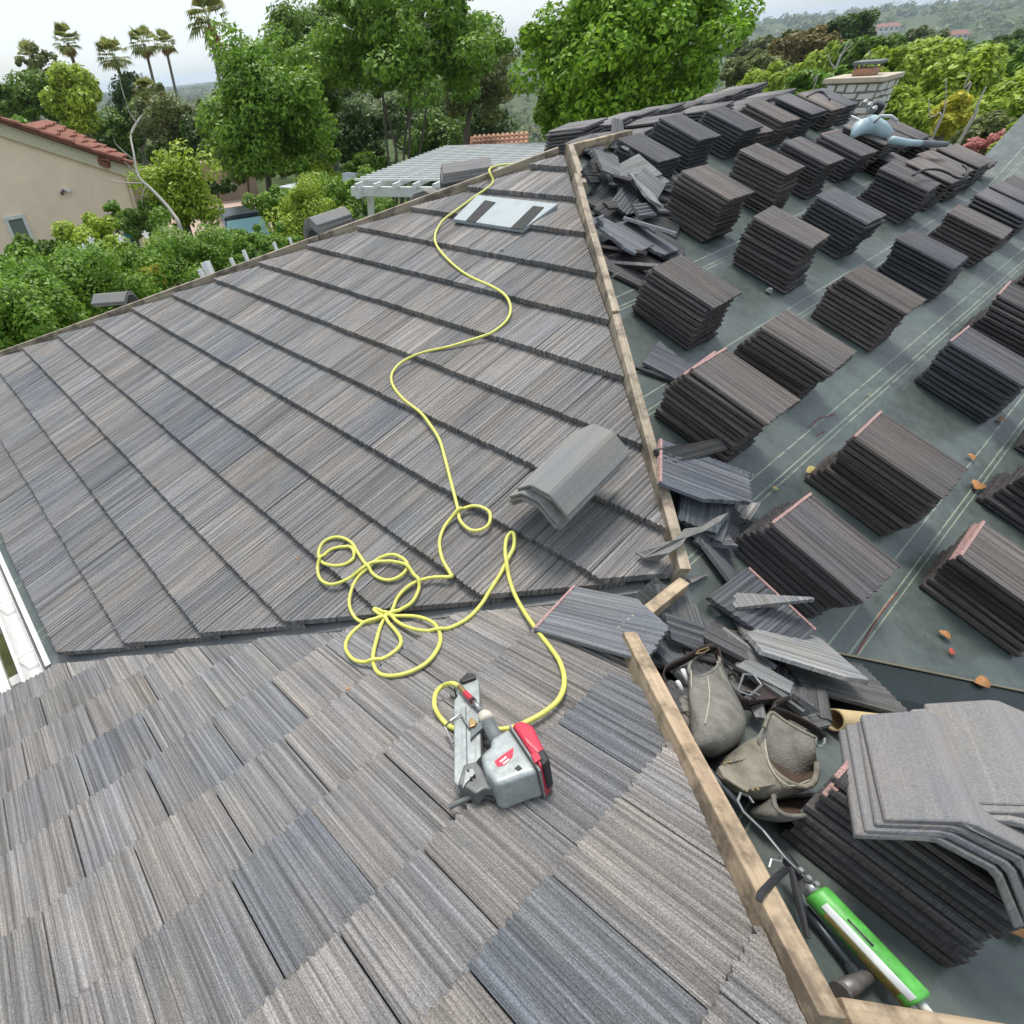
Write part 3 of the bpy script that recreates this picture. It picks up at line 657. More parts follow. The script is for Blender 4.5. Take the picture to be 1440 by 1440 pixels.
slab('bracket', [(480,590),(500,560),(560,600),(540,640),(490,655)], .118, .14, BRASS, bevel=.002)
lg = slab('emblem', [(722,965),(780,920),(908,830),(897,925),(825,1003),(752,1020)], .1712, .1728, RED, bevel=0)
slab('emblem_mark', [(770,965),(830,915),(845,925),(785,975)], .1727, .1733, WHITE, lg, 0); slab('emblem_mark', [(800,985),(860,935),(868,950),(812,995)], .1727, .1733, WHITE, lg, 0)
slab('square_hole', [(915,1035),(955,1000),(990,1035),(955,1060)], .171, .1732, BLK, bevel=0)
# ================================================================== TOOL BELT
SUEDE = mat('grey_suede', (.165, .155, .13), .95, var=.5, scale=16, bump=.35, bscale=140); SUEDE2 = mat('tan_suede', (.185, .165, .125), .95, var=.5, scale=18, bump=.35, bscale=140)
LEATH = mat('dark_leather', (.035, .022, .018), .45, var=.4, scale=20, bump=.2); SHADE_DISC = mat('mouth_shade_brown', (.06, .035, .022), .95, var=.3)
def y6(x, y): return (900+.2083*x, 880+.2083*y)
belt = thing('tool_belt', 'grey suede tool belt with two pouches and dark buckled strap', 'tool belt', hp((1040,1040), 'E', 0))
def bag(name, stations, m_, thick=.004, rim=.0055, parent=belt, mouth_shade=True):
    """stations from mouth to bottom, each (left, front lip, right, back) as (x, y, height); an open soft bag"""
    rows = []; K = 24
    for si, st_ in enumerate(stations):
        L0, F0, R0, K0_ = [hp(y6(x, y), 'E', h) for x, y, h in st_]; c = (L0+R0)/2; wx = (R0-L0)/2; ring = []
        for k in range(K):
            t = 2*math.pi*k/K; ct, st = math.cos(t), math.sin(t); ct = math.copysign(abs(ct)**.85, ct); a_ = abs(st)**.85
            wob = 1 + (.045*math.sin(3*t+si*1.7) + .03*math.sin(7*t+si*2.9))*(si > 0)
            ring.append(c + wx*ct*wob + ((F0-c) if st > 0 else (K0_-c))*a_*wob)
        rows.append(ring + [ring[0]])
    fine = [smooth_path([r_[i] for r_ in rows], 5) for i in range(K+1)]
    G = [[fine[i][j] for i in range(K+1)] for j in range(len(fine[0]))]
    mb = MB(); mb.grid(G); mb.add(G[-1][:-1], [tuple(range(K))])
    o = mb.build(name, m_, parent, smooth=True, solid=thick)
    if rim: MB().tube(G[0], rim, 7).build('rim', m_, o, smooth=True)
    if mouth_shade:
        c1 = np.mean(G[3][:-1], axis=0); MB().add([c1+(p-c1)*.97 for p in G[3][:-1]], [tuple(range(K))]).build('mouth_shade', SHADE_DISC, o)  # dark disc across the bag, standing in for the shade inside its mouth
    return o
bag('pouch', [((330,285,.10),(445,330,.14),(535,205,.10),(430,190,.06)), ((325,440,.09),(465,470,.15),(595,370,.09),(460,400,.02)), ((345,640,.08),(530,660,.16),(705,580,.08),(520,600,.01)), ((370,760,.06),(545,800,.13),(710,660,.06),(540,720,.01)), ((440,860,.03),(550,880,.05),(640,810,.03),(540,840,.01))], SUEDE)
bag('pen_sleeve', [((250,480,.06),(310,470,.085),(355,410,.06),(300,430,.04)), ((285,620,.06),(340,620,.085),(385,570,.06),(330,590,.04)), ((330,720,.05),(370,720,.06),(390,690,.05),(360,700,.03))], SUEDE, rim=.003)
SEAM = mat('seam_thread', (.36,.33,.26), .9)
def seam(pts): MB().tube(smooth_path([hp(y6(x, y), 'E', h) for x, y, h in pts], 4), .0022, 5).build('seam', SEAM, belt, smooth=True)
seam([(345,300,.142),(350,450,.13),(375,620,.128),(410,780,.09)]); seam([(520,240,.128),(580,400,.125),(680,560,.11),(715,650,.085)]); seam([(455,340,.148),(470,480,.156),(440,660,.162)])
# right pouch: tall back panel, big front pocket, small pocket
n = nE
bk = [[(835,690),(880,590),(960,640),(1060,700),(1180,760)], [(800,760),(900,700),(1000,760),(1090,800),(1185,850)], [(820,880),(900,860),(1000,900),(1100,930),(1190,930)], [(860,980),(940,1000),(1020,1030),(1120,1030),(1190,980)]]
hs = [.16, .145, .11, .07]
G = [[hp(y6(*p), 'E', hs[i]-.0*j) for j, p in enumerate(row)] for i, row in enumerate(bk)]
G2 = [smooth_path(r_, 4) for r_ in G]; G3 = [list(r_) for r_ in zip(*[smooth_path(list(c), 4) for c in zip(*G2)])]
MB().grid(G3).build('back_panel', SUEDE, belt, smooth=True, solid=.005)
MB().tube([p+n*.003 for p in G2[0]], .005, 6).build('piping', SUEDE2, belt, smooth=True)
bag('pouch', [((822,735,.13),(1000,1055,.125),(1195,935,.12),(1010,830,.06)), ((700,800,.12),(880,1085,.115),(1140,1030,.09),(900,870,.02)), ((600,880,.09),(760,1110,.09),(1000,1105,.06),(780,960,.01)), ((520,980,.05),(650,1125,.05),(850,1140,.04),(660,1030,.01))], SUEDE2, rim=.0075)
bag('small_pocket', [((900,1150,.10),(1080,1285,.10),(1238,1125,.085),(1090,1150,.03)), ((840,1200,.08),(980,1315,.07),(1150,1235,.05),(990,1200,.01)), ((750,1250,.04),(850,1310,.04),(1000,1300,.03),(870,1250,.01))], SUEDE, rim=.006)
seam([(840,760,.138),(880,950,.133),(1000,1080,.13),(1150,1040,.115)])
def patch(name, zs, h, m_, th=.004, par=belt):
    b_ = [hp(y6(*p), 'E', h) for p in zs]; return MB().prism(b_, [p+n*th for p in b_]).build(name, m_, par, bevel=.0015)
fp = patch('flap_pocket', [(525,960),(600,920),(760,860),(785,880),(770,935),(800,945),(830,1010),(910,1080),(700,1120),(560,1030)], .118, SUEDE2, .006)
patch('flap', [(560,935),(620,905),(760,862),(780,885),(640,925)], .1245, SUEDE2, .004)
for q in ((570,930), (605,920), (650,908), (720,1115), (760,1108), (795,1105)): MB().lathe([(.0035,0),(.0035,.002),(.002,.0035)], basis(hp(y6(*q), 'E', .128), (1,0,0), nE), 8).build('rivet', BRASS, belt)
def ribbon(name, px, hts, w_, m_, th=.003, par=belt):
    P = smooth_path([hp(y6(*p), 'E', h) for p, h in zip(px, hts)], 5); rows = []
    for i, p in enumerate(P):
        t = P[min(i+1,len(P)-1)]-P[max(i-1,0)]; sd_ = np.cross(t, nE); sd_ = sd_/(np.linalg.norm(sd_)+1e-9)
        k = .85; rows.append([p - nE*w_/2*k - sd_*w_/2*(1-k), p + nE*w_/2*k + sd_*w_/2*(1-k)])
    return MB().grid(rows).build(name, m_, par, smooth=True, solid=th)
ribbon('strap', [(500,150),(420,160),(300,230),(180,290),(150,360),(200,450),(270,440)], [.10,.10,.085,.07,.06,.055,.05], .045, LEATH)
ribbon('strap', [(520,170),(545,260),(560,360),(620,450),(700,520),(800,520),(900,510),(1000,500),(900,540),(900,570)], [.10,.10,.09,.08,.075,.07,.07,.08,.12,.16], .045, LEATH)
ribbon('strap', [(880,560),(960,585),(1060,630),(1180,700),(1235,760)], [.165,.155,.15,.14,.12], .03, LEATH)
patch('strap_end', [(740,470),(800,400),(860,420),(960,470),(900,500),(800,520)], .075, LEATH, .004)
MB().tube([hp(y6(*p), 'E', .10) for p in ((660,440),(700,325),(770,335),(820,400),(740,470),(660,440))], .0035, 6).build('buckle', STEEL, belt)
MB().tube([hp(y6(*p), 'E', .10) for p in ((720,440),(770,450),(810,470))], .0025, 6).build('buckle_tongue', STEEL, belt)
MB().tube([hp(y6(*p), 'E', .12) for p in ((375,190),(400,165),(460,145),(465,160),(430,180),(375,190))], .0025, 6).build('hook_loop', BRASS, belt)
MB().tube([hp(y6(1215+32*math.cos(t), 775+38*math.sin(t)), 'E', .10) for t in np.linspace(0, 6.28, 14)], .004, 6).build('ring', STEEL, belt)
MB().tube([hp(y6(*p), 'E', h) for p, h in (((240,600),.06), ((300,580),.09), ((370,580),.12), ((400,560),.13), ((390,500),.12), ((375,470),.11))], .0032, 6).build('hammer_loop', STEEL, belt)
MB().tube([hp(y6(*p), 'E', h) for p, h in (((240,600),.06), ((255,650),.05), ((300,685),.06), ((345,670),.08), ((345,610),.10))], .0032, 6).build('hammer_loop', STEEL, belt)
for q0, q1, h in (((285,290),(330,400),.085), ((250,370),(300,470),.08)):
    a, b = hp(y6(*q0), 'E', h+.02), hp(y6(*q1), 'E', h-.01)
    o = MB().tube([a, a+(b-a)*.1, b], [.005,.0075,.0075], 10).build('marker_pen', mat('pen_white', (.75,.75,.74), .4), None, smooth=True); tag(o, 'white marker pen sticking out of the tool belt', 'pen', 'pens in the tool belt')
# a pry bar against the board
PRY = mat('blued_steel', (.06, .07, .08), .4, .6, .3, 20)
o = MB().tube([hp(y6(*p), 'E', h) for p, h in (((420,930),.10), ((470,990),.095), ((560,1090),.09), ((640,1180),.085), ((680,1230),.08))], [.006,.011,.011,.010,.006], 8).build('pry_bar', PRY, None, smooth=True)
tag(o, 'dark steel pry bar lying between the hip board and tool belt', 'pry bar')
# ================================================================== CAULK GUN, HAMMER, TUBE
def x4(x, y): return (1040+.2778*x, 1100+.2778*y)
GREEN = mat('green_label', (.08, .34, .055), .45, var=.45, scale=24); CLEARP = mat('pale_plastic', (.66,.68,.66), .35)
cg = thing('caulk_gun', 'green sealant gun with bent rod resting beside the hip board', 'caulk gun', hp((1200,1330), 'E', .03))
a = hp(x4(385,560), 'E', .065); b = hp(x4(905,1110), 'E', .055)
tb = MB().tube([a, a+(b-a)*.03, b-(b-a)*.03, b], [.026,.0285,.0285,.026], 20).build('cartridge', GREEN, cg, smooth=True)
ax = (b-a)/np.linalg.norm(b-a); sd_ = np.cross(nE, ax); tw = (CAM-a)/np.linalg.norm(CAM-a); tw -= ax*(tw@ax); tw /= np.linalg.norm(tw); tq = np.cross(ax, tw)
def wrap(name, t0, t1, a0, a1, m_, r=.0290):
    rows = [[a+(b-a)*t + (tw*math.cos(x)+tq*math.sin(x))*r for x in np.linspace(a0, a1, 8)] for t in np.linspace(t0, t1, 4)]
    return MB().grid(rows).build(name, m_, tb, smooth=True, solid=.0006)
OLIVE = mat('olive_smear', (.16, .13, .035), .4, var=.5, scale=60)
wrap('label_band', .12, .97, -.1, .45, CLEARP); wrap('smear', .18, .9, .46, .95, OLIVE); wrap('smear', .55, .97, .95, 1.3, OLIVE); wrap('smear', .30, .55, -.45, -.3, BLK)
MB().tube([b, b+ax*.012, b+ax*.05], [.010,.0085,.004], 10).build('nozzle', CLEARP, cg, smooth=True)
MB().tube([a, a-ax*.012, a-ax*.03], [.024,.022,.012], 14).build('cradle_end', STEEL, cg, smooth=True)
f0 = a-ax*.03; f1 = hp(x4(225,370), 'E', .08)
MB().tube([f0, f1], [.012,.013], 8).build('frame', BLK, cg)
MB().tube([hp(x4(*p), 'E', h) for p, h in (((330,480),.08), ((230,380),.085), ((120,245),.09), ((20,150),.10), ((-10,95),.11), ((5,55),.115), ((45,70),.105), ((70,105),.10))], .0032, 7).build('rod', STEEL, cg)
MB().tube([hp(x4(*p), 'E', h) for p, h in (((235,440),.085), ((170,500),.11), ((110,560),.115), ((95,600),.105))], [.007,.008,.007,.006], 7).build('grip', BLK, cg)
MB().tube([hp(x4(*p), 'E', h) for p, h in (((260,430),.075), ((290,560),.06), ((320,680),.045), ((345,790),.03))], [.006,.008,.007,.005], 7).build('trigger', BLK, cg)
MB().tube([hp(x4(*p), 'E', h) for p, h in (((150,430),.09), ((160,390),.10), ((210,400),.10), ((215,370),.095))], .0028, 6).build('thumb_catch', STEEL, cg)
for q in ((300,450), (340,490), (380,520)): MB().lathe([(.007,0),(.008,.006),(.005,.012)], basis(hp(x4(*q), 'E', .082), (1,0,0), nE), 8).build('ratchet_block', STEEL, cg)
hm = thing('hammer', 'small dark hammer lying on the felt below the caulk gun', 'hammer', hp((1180,1340), 'E', 0))
MB().tube([hp(x4(*p), 'E', .022) for p in ((330,640),(430,760),(560,930))], [.011,.009,.009], 8).build('handle', PRY, hm, smooth=True)
hd = [hp(x4(*p), 'E', .03) for p in ((520,1055),(580,1020),(640,985),(705,975))]
MB().tube(hd, [.016,.015,.012,.006], 10).build('head', mat('worn_steel', (.16,.15,.14), .5, .6, .3, 30), hm, smooth=True)
MB().tube([hd[0]-(hd[1]-hd[0])*.25, hd[0]], [.018,.018], 14).build('striking_face', bpy.data.materials['worn_steel'], hm)
MB().tube([hp(x4(560,930), 'E', .022), (hd[1]+hd[2])/2], [.010,.012], 8).build('neck', PRY, hm)
CARD = mat('cardboard_core', (.46, .34, .18), .85, var=.15, scale=20)
a = hp((1172,1012), 'E', .05); b = hp((1470,1045), 'E', .05); d = (b-a)/np.linalg.norm(b-a)
mb = MB(); ring = lambda c, r_: [c + (np.cross(d, nE)*math.cos(t)+nE*math.sin(t))*r_ for t in np.linspace(0, 2*math.pi, 21)]
mb.grid([ring(a, .037), ring(b, .037)]); mb.grid([ring(b, .032), ring(a, .032)]); mb.grid([ring(a, .032), ring(a, .037)]); mb.grid([ring(b, .037), ring(b, .032)])
o = mb.build('cardboard_tube', CARD, None, smooth=True); tag(o, 'hollow tan cardboard tube under the stack of angled ridge tiles', 'tube')
# ================================================================== BROKEN TILES AND SCRAPS
nbr = 0
BR_SRC = [tile_mesh(200+i, .325, .415, .021, False) for i in range(5)]; BR_P = [tile_mesh(210+i, .325, .415, .021, False, True) for i in range(2)]
for me in BR_SRC+BR_P: me.materials[0] = TILE_NEW; me.materials.append(BROKEN)
def broken(q, pl, h, yaw, tilt=0, roll=0, keep=(1,1), seed=0, tint=(.085,.085,.09), flip=False, pink=False, lab=None, tri=None):
    """a tile broken across; keep = fraction of (width, length); tri adds a slanted break"""
    global nbr
    r = random.Random(seed+nbr*7); src = r.choice(BR_P if pink else BR_SRC); w0, l0 = .325, .415; cuts = []
    wv, lv = keep
    if wv < 1: cuts.append((Vector((w0*wv, 0, 0)), Vector((1, r.uniform(-.5,.5), r.uniform(-.3,.3))).normalized()))
    if lv < 1: cuts.append((Vector((0, l0*(1-lv), 0)), Vector((r.uniform(-.5,.5), -1, r.uniform(-.3,.3))).normalized()))
    if tri: cuts.append((Vector((w0*tri[0], l0*tri[1], 0)), Vector((tri[2], tri[3], r.uniform(-.3,.3))).normalized()))
    me = cut_mesh(src, cuts) if cuts else src
    if me is None: return
    P = hp(q, pl, h); M = frame(pl, P, yaw, tilt, roll)
    if flip: M = M @ Matrix.Rotation(math.pi, 4, 'Y')
    M = M @ Matrix.Translation((-.325*wv/2, -.2075*(2-lv), -.01))
    o = link('broken_tile', me, None, M); k = r.uniform(.75, 1.25); o.color = (tint[0]*k, tint[1]*k, tint[2]*k, 1); nbr += 1
    tag(o, lab or 'broken piece', 'broken tile', None); return o
LB1 = 'broken tile piece in the jumble between the hip board and the tall stacks'
LB2 = 'broken tile piece in the small heap lying over the hip board'
LB3 = 'broken tile piece in the litter behind the tool belt'
LB4 = 'broken tile sliver on the felt next to the hip board'
def heap(items, lab, grp):
    for it in items:
        kw = it[4]; pre = 'upturned pale ' if kw.get('flip') else ('pink edged ' if kw.get('pink') else ('narrow ' if kw.get('keep', (1,1))[0] < .36 else ('large ' if kw.get('keep', (1,1))[0] > .75 else ('tilted ' if kw.get('tilt') or kw.get('roll') else 'half width '))))
        o = broken(*it[:4], **kw, lab=pre+lab)
        if o: o['group'] = grp
D_ = math.radians
# along the hip, below the apex
heap([((838,205), 'C', .04, D_(-60), dict(keep=(.5,1), seed=1)), ((870,190), 'C', .06, D_(-50), dict(tilt=.2, keep=(.4,1), seed=2)), ((850,240), 'C', .03, D_(20), dict(keep=(.9,.7), seed=3, tint=(.05,.05,.05))),
      ((862,262), 'C', .05, D_(-75), dict(tilt=.15, keep=(.6,1), seed=4)), ((880,280), 'C', .09, D_(-70), dict(roll=.2, keep=(.45,1), seed=5)), ((875,300), 'C', .03, D_(-80), dict(keep=(1,.8), seed=6, tint=(.05,.05,.052))),
      ((910,270), 'C', .11, D_(-35), dict(flip=True, roll=.3, keep=(.4,.8), seed=7, tint=(.24,.235,.23))), ((935,275), 'C', .08, D_(25), dict(keep=(.5,1), seed=8)), ((893,245), 'C', .13, D_(-110), dict(flip=True, tilt=.3, keep=(.7,.7), seed=9, tint=(.2,.2,.19))),
      ((945,295), 'C', .05, D_(60), dict(keep=(.3,.7), seed=10, tint=(.2,.2,.2))), ((955,305), 'C', .03, D_(-80), dict(keep=(.25,.5), seed=11, pink=True)), ((930,310), 'C', .02, D_(10), dict(keep=(1,.9), seed=12, tint=(.06,.06,.06))),
      ((868,330), 'C', .10, D_(8), dict(roll=.12, tri=(.15,.5,-1,.4), seed=13, tint=(.12,.125,.135))), ((905,335), 'C', .07, D_(2), dict(roll=.1, seed=14, tri=(.1,.3,-1,-.3), tint=(.11,.115,.125))), ((890,360), 'C', .03, D_(5), dict(roll=-.1, keep=(.6,1), seed=15, tint=(.07,.06,.06))),
      ((925,345), 'C', .03, D_(12), dict(seed=16, keep=(.8,.9), tint=(.06,.058,.058))), ((845,355), 'C', .04, D_(70), dict(keep=(.3,.6), seed=17, tint=(.15,.13,.13))), ((875,385), 'C', .02, D_(15), dict(keep=(.35,.9), seed=18, tint=(.13,.12,.12))),
      ((905,225), 'C', .05, D_(-20), dict(keep=(.5,.5), seed=19)), ((840,285), 'C', .02, D_(-85), dict(keep=(.5,.6), seed=20, tint=(.1,.1,.1))), ((930,235), 'C', .04, D_(40), dict(keep=(.4,.6), seed=21))] + [((x_, y_), 'C', h_, D_(a_), dict(keep=k_, roll=rl_, tilt=-rl_*.6, seed=300+i_, tint=t_, flip=f_)) for i_, (x_, y_, h_, a_, k_, rl_, t_, f_) in enumerate([(830,215,.10,-62,(.22,1),.5,(.16,.16,.17),0), (846,222,.12,-55,(.2,1),.3,(.09,.09,.1),0), (882,212,.12,-48,(.3,.9),.4,(.12,.12,.13),0), (905,200,.10,-60,(.25,.9),-.3,(.15,.15,.16),0), (835,250,.08,-80,(.35,.9),.4,(.05,.05,.05),0), (858,235,.15,-100,(.4,.7),.5,(.25,.24,.23),1), (880,255,.14,-30,(.3,.6),.5,(.08,.08,.085),0), (915,255,.14,20,(.3,.5),-.4,(.22,.22,.21),1), (942,262,.13,50,(.25,.5),.5,(.1,.1,.1),0), (905,295,.12,-80,(.3,.9),.35,(.10,.10,.11),0), (935,300,.10,-20,(.2,.5),.4,(.25,.245,.24),1), (958,280,.10,80,(.2,.4),.4,(.28,.27,.26),1), (850,312,.10,-70,(.3,.7),.4,(.14,.14,.15),0), (842,335,.09,30,(.3,.5),.5,(.2,.18,.18),0), (862,350,.06,12,(.25,1),.5,(.16,.14,.135),0), (885,372,.05,14,(.2,.9),.6,(.2,.18,.175),0), (915,318,.13,5,(.25,.9),.3,(.17,.175,.185),0), (880,400,.03,40,(.2,.4),.3,(.2,.19,.18),0), (845,390,.05,75,(.2,.5),.3,(.1,.1,.1),0)])], LB1, 'broken tiles by the apex')
heap([((905,487), 'C', .05, D_(25), dict(keep=(.25,.5), tilt=.3, seed=30, tint=(.06,.06,.06))), ((945,523), 'C', .03, D_(15), dict(keep=(.35,.75), seed=31, tint=(.11,.11,.12))), ((922,540), 'C', .012, D_(60), dict(keep=(.15,.25), seed=32, pink=True)), ((925,522), 'C', .015, D_(30), dict(keep=(.3,.8), seed=33, tint=(.05,.05,.05)))], LB4, 'broken slivers by the hip board')
heap([((1000,720), 'C', .02, D_(40), dict(keep=(.9,.6), seed=40, tint=(.05,.05,.05))), ((995,705), 'C', .05, D_(-70), dict(keep=(.6,1), seed=41, tint=(.10,.11,.12))), ((985,690), 'C', .09, D_(-60), dict(tilt=.1, keep=(.5,1), seed=42, tint=(.10,.11,.12))),
      ((990,672), 'C', .125, D_(30), dict(roll=.1, tri=(.2,.2,-1,-.5), seed=43, tint=(.15,.155,.17), pink=True)), ((975,637), 'C', .12, D_(75), dict(keep=(.2,.9), seed=44, tint=(.05,.05,.05))), ((1020,740), 'C', .01, D_(20), dict(keep=(.3,.5), seed=45, tint=(.1,.1,.1))), ((1012,790), 'C', .02, D_(-20), dict(keep=(.3,.9), roll=.4, seed=46, tint=(.12,.13,.14)))], LB2, 'broken tiles over the hip board')
heap([((985,880), 'C', .03, D_(-40), dict(keep=(.9,.8), seed=50, tint=(.13,.13,.13))), ((1055,850), 'C', .05, D_(-95), dict(keep=(.7,.7), seed=51, tint=(.14,.14,.15), pink=True)), ((960,925), 'E', .05, D_(65), dict(keep=(.6,.9), seed=52, tint=(.11,.115,.12))),
      ((1000,940), 'E', .03, D_(120), dict(keep=(.7,.8), seed=53, tint=(.13,.12,.11))), ((1060,930), 'E', .04, D_(130), dict(keep=(.6,.7), seed=54, tint=(.17,.165,.155), tri=(.5,.5,1,.6))), ((1110,905), 'E', .12, D_(-55), dict(flip=True, keep=(.85,.85), roll=.1, seed=55, tint=(.30,.295,.285), tri=(.3,.8,-1,1))),
      ((1120,955), 'E', .05, D_(10), dict(keep=(.5,.6), seed=56, tint=(.15,.145,.14))), ((1170,950), 'E', .06, D_(-50), dict(keep=(.9,.9), seed=57, tint=(.13,.125,.12))), ((1100,1000), 'E', .06, D_(-20), dict(keep=(.5,.6), seed=58, tint=(.15,.15,.14))),
      ((1055,895), 'E', .10, D_(35), dict(keep=(.2,.5), seed=59, tint=(.2,.195,.19), flip=True)), ((1085,960), 'E', .08, D_(80), dict(keep=(.2,.6), seed=60, tint=(.2,.2,.19))), ((1030,960), 'E', .02, D_(-15), dict(keep=(.5,.9), seed=61, tint=(.1,.1,.1)))] + [((x_, y_), 'E', h_, D_(a_), dict(keep=k_, roll=rl_, seed=400+i_, tint=t_, flip=f_)) for i_, (x_, y_, h_, a_, k_, rl_, t_, f_) in enumerate([(1085,890,.10,20,(.25,.5),.3,(.16,.155,.15),0), (1130,930,.13,-60,(.2,.6),.2,(.26,.255,.25),1), (1045,915,.09,70,(.2,.5),.4,(.2,.195,.19),0), (1075,945,.10,100,(.3,.4),.3,(.24,.235,.225),1), (1140,985,.06,15,(.3,.5),.2,(.12,.12,.12),0), (1015,900,.06,-40,(.25,.7),.2,(.14,.14,.14),0), (1165,915,.07,-30,(.3,.5),-.3,(.17,.165,.16),0), (1100,980,.11,140,(.2,.4),.4,(.2,.2,.19),0)])], LB3, 'broken tiles behind the tool belt')
rs = random.Random(21)
for i_ in range(34):
    zone = i_ % 3; q_ = [(rs.uniform(945,1150), rs.uniform(865,1005)), (rs.uniform(985,1060), rs.uniform(690,860)), (rs.uniform(835,960), rs.uniform(215,330))][zone]
    o = broken(q_, 'E' if zone == 0 and q_[1] > 900 else 'C', rs.uniform(.03,.12) if zone != 1 else rs.uniform(.01,.06), rs.uniform(0, 6.28), tilt=rs.uniform(-.3,.3), roll=rs.uniform(-.35,.35), keep=(rs.uniform(.14,.34), rs.uniform(.2,.5)), seed=500+i_, flip=rs.random() < .4, tint=rs.choice([(.10,.10,.105), (.16,.155,.15), (.24,.235,.225), (.07,.068,.068)]), tri=(rs.uniform(.05,.2), rs.uniform(.7,.9), rs.choice([-1,1]), rs.uniform(-.6,.6)) if rs.random() < .5 else None,
               lab=['small shard of broken tile among the litter behind the tool belt', 'small shard of broken tile at the foot of the hip board', 'small shard of broken tile in the jumble below the apex'][zone])
    if o: o['group'] = ['shards behind the tool belt', 'shards at the hip board foot', 'shards below the apex'][zone]
o = broken((852,872), 'B', .085, D_(188), keep=(1,1), seed=70, tint=(.17,.175,.185), pink=True, tri=(.8,.2,1,-.8), lab='loose grey tile with a pink edge lying at the short ridge piece')
o = broken((930,857), 'C', .02, D_(0), keep=(.6,.5), seed=71, tint=(.05,.055,.055), lab='dark tile offcut beside the end of the hip board')
# torn scrap of grey flashing membrane draped by the board
sp = [(893,778), (905,786), (925,790), (940,779), (958,768), (965,757), (990,748), (1012,735), (1024,722), (1008,728), (985,742), (962,745), (945,762), (915,768)]
b_ = [hp(p, 'A', .082 if p[0] < 940 else .135) for p in sp]; o = MB().prism(b_, [p+np.array([0,0,.006]) for p in b_]).build('membrane_scrap', MORTAR, None, bevel=.001)
tag(o, 'torn grey membrane scrap draped over the lower end of the hip board', 'scrap')
# dry leaves and crumbs
LEAFM = mat('dry_leaf', (.36, .17, .06), .8, var=.4, scale=40); LEAFY = mat('yellow_leaf', (.36, .30, .10), .8, var=.4, scale=40); CRUMB = mat('clay_crumb', (.42, .26, .15), .9, var=.3, scale=60)
def leaf(q, pl, size, m_, lab, h=.012):
    P = hp(q, pl, h); r = random.Random(int(q[0]*7+q[1])); M = frame(pl, P, r.uniform(0,6)); rows = []
    for i in range(6):
        t = i/5; wd = math.sin(math.pi*min(max(t,.04),.97))**.8*.36*size
        rows.append([M @ Vector(((t-.5)*size, -wd, .35*wd+r.uniform(0,.15)*size*.4)), M @ Vector(((t-.5)*size, 0, .1*size*math.sin(t*5)**2)), M @ Vector(((t-.5)*size, wd, .5*wd+r.uniform(0,.15)*size*.4))])
    o = MB().grid(rows).build('dry_leaf', m_, None, smooth=True, solid=.0012); tag(o, lab, 'leaf')
for q, s_z, m_, lab in (((1408,590), .05, LEAFM, 'curled brown leaf on the felt beside a stack end'), ((1372,683), .09, LEAFM, 'large curled brown leaf beside the pink edged stack'), ((1365,643), .05, LEAFM, 'small brown leaf on the felt above the large curled leaf'),
    ((1141,663), .08, LEAFY, 'yellow leaf tucked against the corner of a tile stack'), ((1328,893), .05, LEAFM, 'brown leaf on the felt below the last stack row'), ((1380,960), .07, LEAFM, 'orange brown leaf lying by the brass hem of the valley'), ((1337,916), .035, mat('red_leaf', (.45,.08,.05), .8), 'small red leaf by the chalk line'),
    ((1090,687), .03, LEAFY, 'tiny pale leaf beside the printed line'), ((1222,555), .022, LEAFY, 'tiny yellow leaf between two stacks'), ((1135,494), .03, LEAFM, 'tiny tan leaf behind a stack')): leaf(q, 'C', s_z, m_, lab)
leaf((1432,1310), 'E', .08, LEAFM, 'orange leaf on the felt beside the ridge tile stack')
def crumb(q, pl, size, lab, m_=CRUMB, h=.07):
    P = hp(q, pl, h); r = random.Random(int(q[0])); mb = MB(); M = frame(pl, P, r.uniform(0,6))
    pr_ = [(r.uniform(.5,1)*size*math.cos(t), r.uniform(.5,1)*size*math.sin(t)) for t in np.linspace(0, 5.4, 6)]
    mb.prism([M @ Vector((x, y, 0)) for x, y in pr_], [M @ Vector((x*.6, y*.7, size*.8)) for x, y in pr_]); o = mb.build('crumb', m_, None, bevel=.002); tag(o, lab, 'crumb')
crumb((490,970), 'B', .014, 'orange clay crumb lying below the tangled hose'); crumb((418,786), 'A', .012, 'orange clay crumb beside the hose loops'); crumb((264,912), 'A', .014, 'brown crumb in the valley flashing', h=.02)
crumb((706,353), 'A', .02, 'small dark stone chip below the flat vent', BROKEN); crumb((1080,410), 'C', .03, 'pale stone chip on the felt beside a stack', BROKEN, .01); crumb((1010,190), 'C', .06, 'tan block end by the ridge stacks', CARD, .02); crumb((1298,348), 'C', .03, 'pale chip at the corner of a far stack', BROKEN, .01)
# ================================================================== LEAF BLOWER AND CABLES ON THE FAR STACKS
BLUEG = mat('pale_blue_plastic', (.36, .47, .50), .45, var=.12, scale=15)
def r4(x, y): return (1140+.2083*x, 80+.2083*y)
bl = thing('leaf_blower', 'pale blue leaf blower with grey tube lying across the far stacks', 'leaf blower', hp((1215,190), 'C', .25))
def hc(x, y, h=.30): return hp(r4(x, y), 'C', h)
MB().tube([hc(280,540,.22), hc(330,480,.27), hc(400,460,.29), hc(470,490,.28), hc(540,530,.27)], [.02,.065,.075,.06,.035], 14).build('fan_housing', BLUEG, bl, smooth=True)
MB().tube([hc(540,560,.30), hc(640,580,.30), hc(740,585,.30)], [.03,.028,.024], 12).build('blow_tube', BLUEG, bl, smooth=True)
MB().tube([hc(740,585,.30), hc(840,590,.30), hc(920,590,.30)], [.027,.027,.02], 12).build('nozzle', GREY, bl, smooth=True)
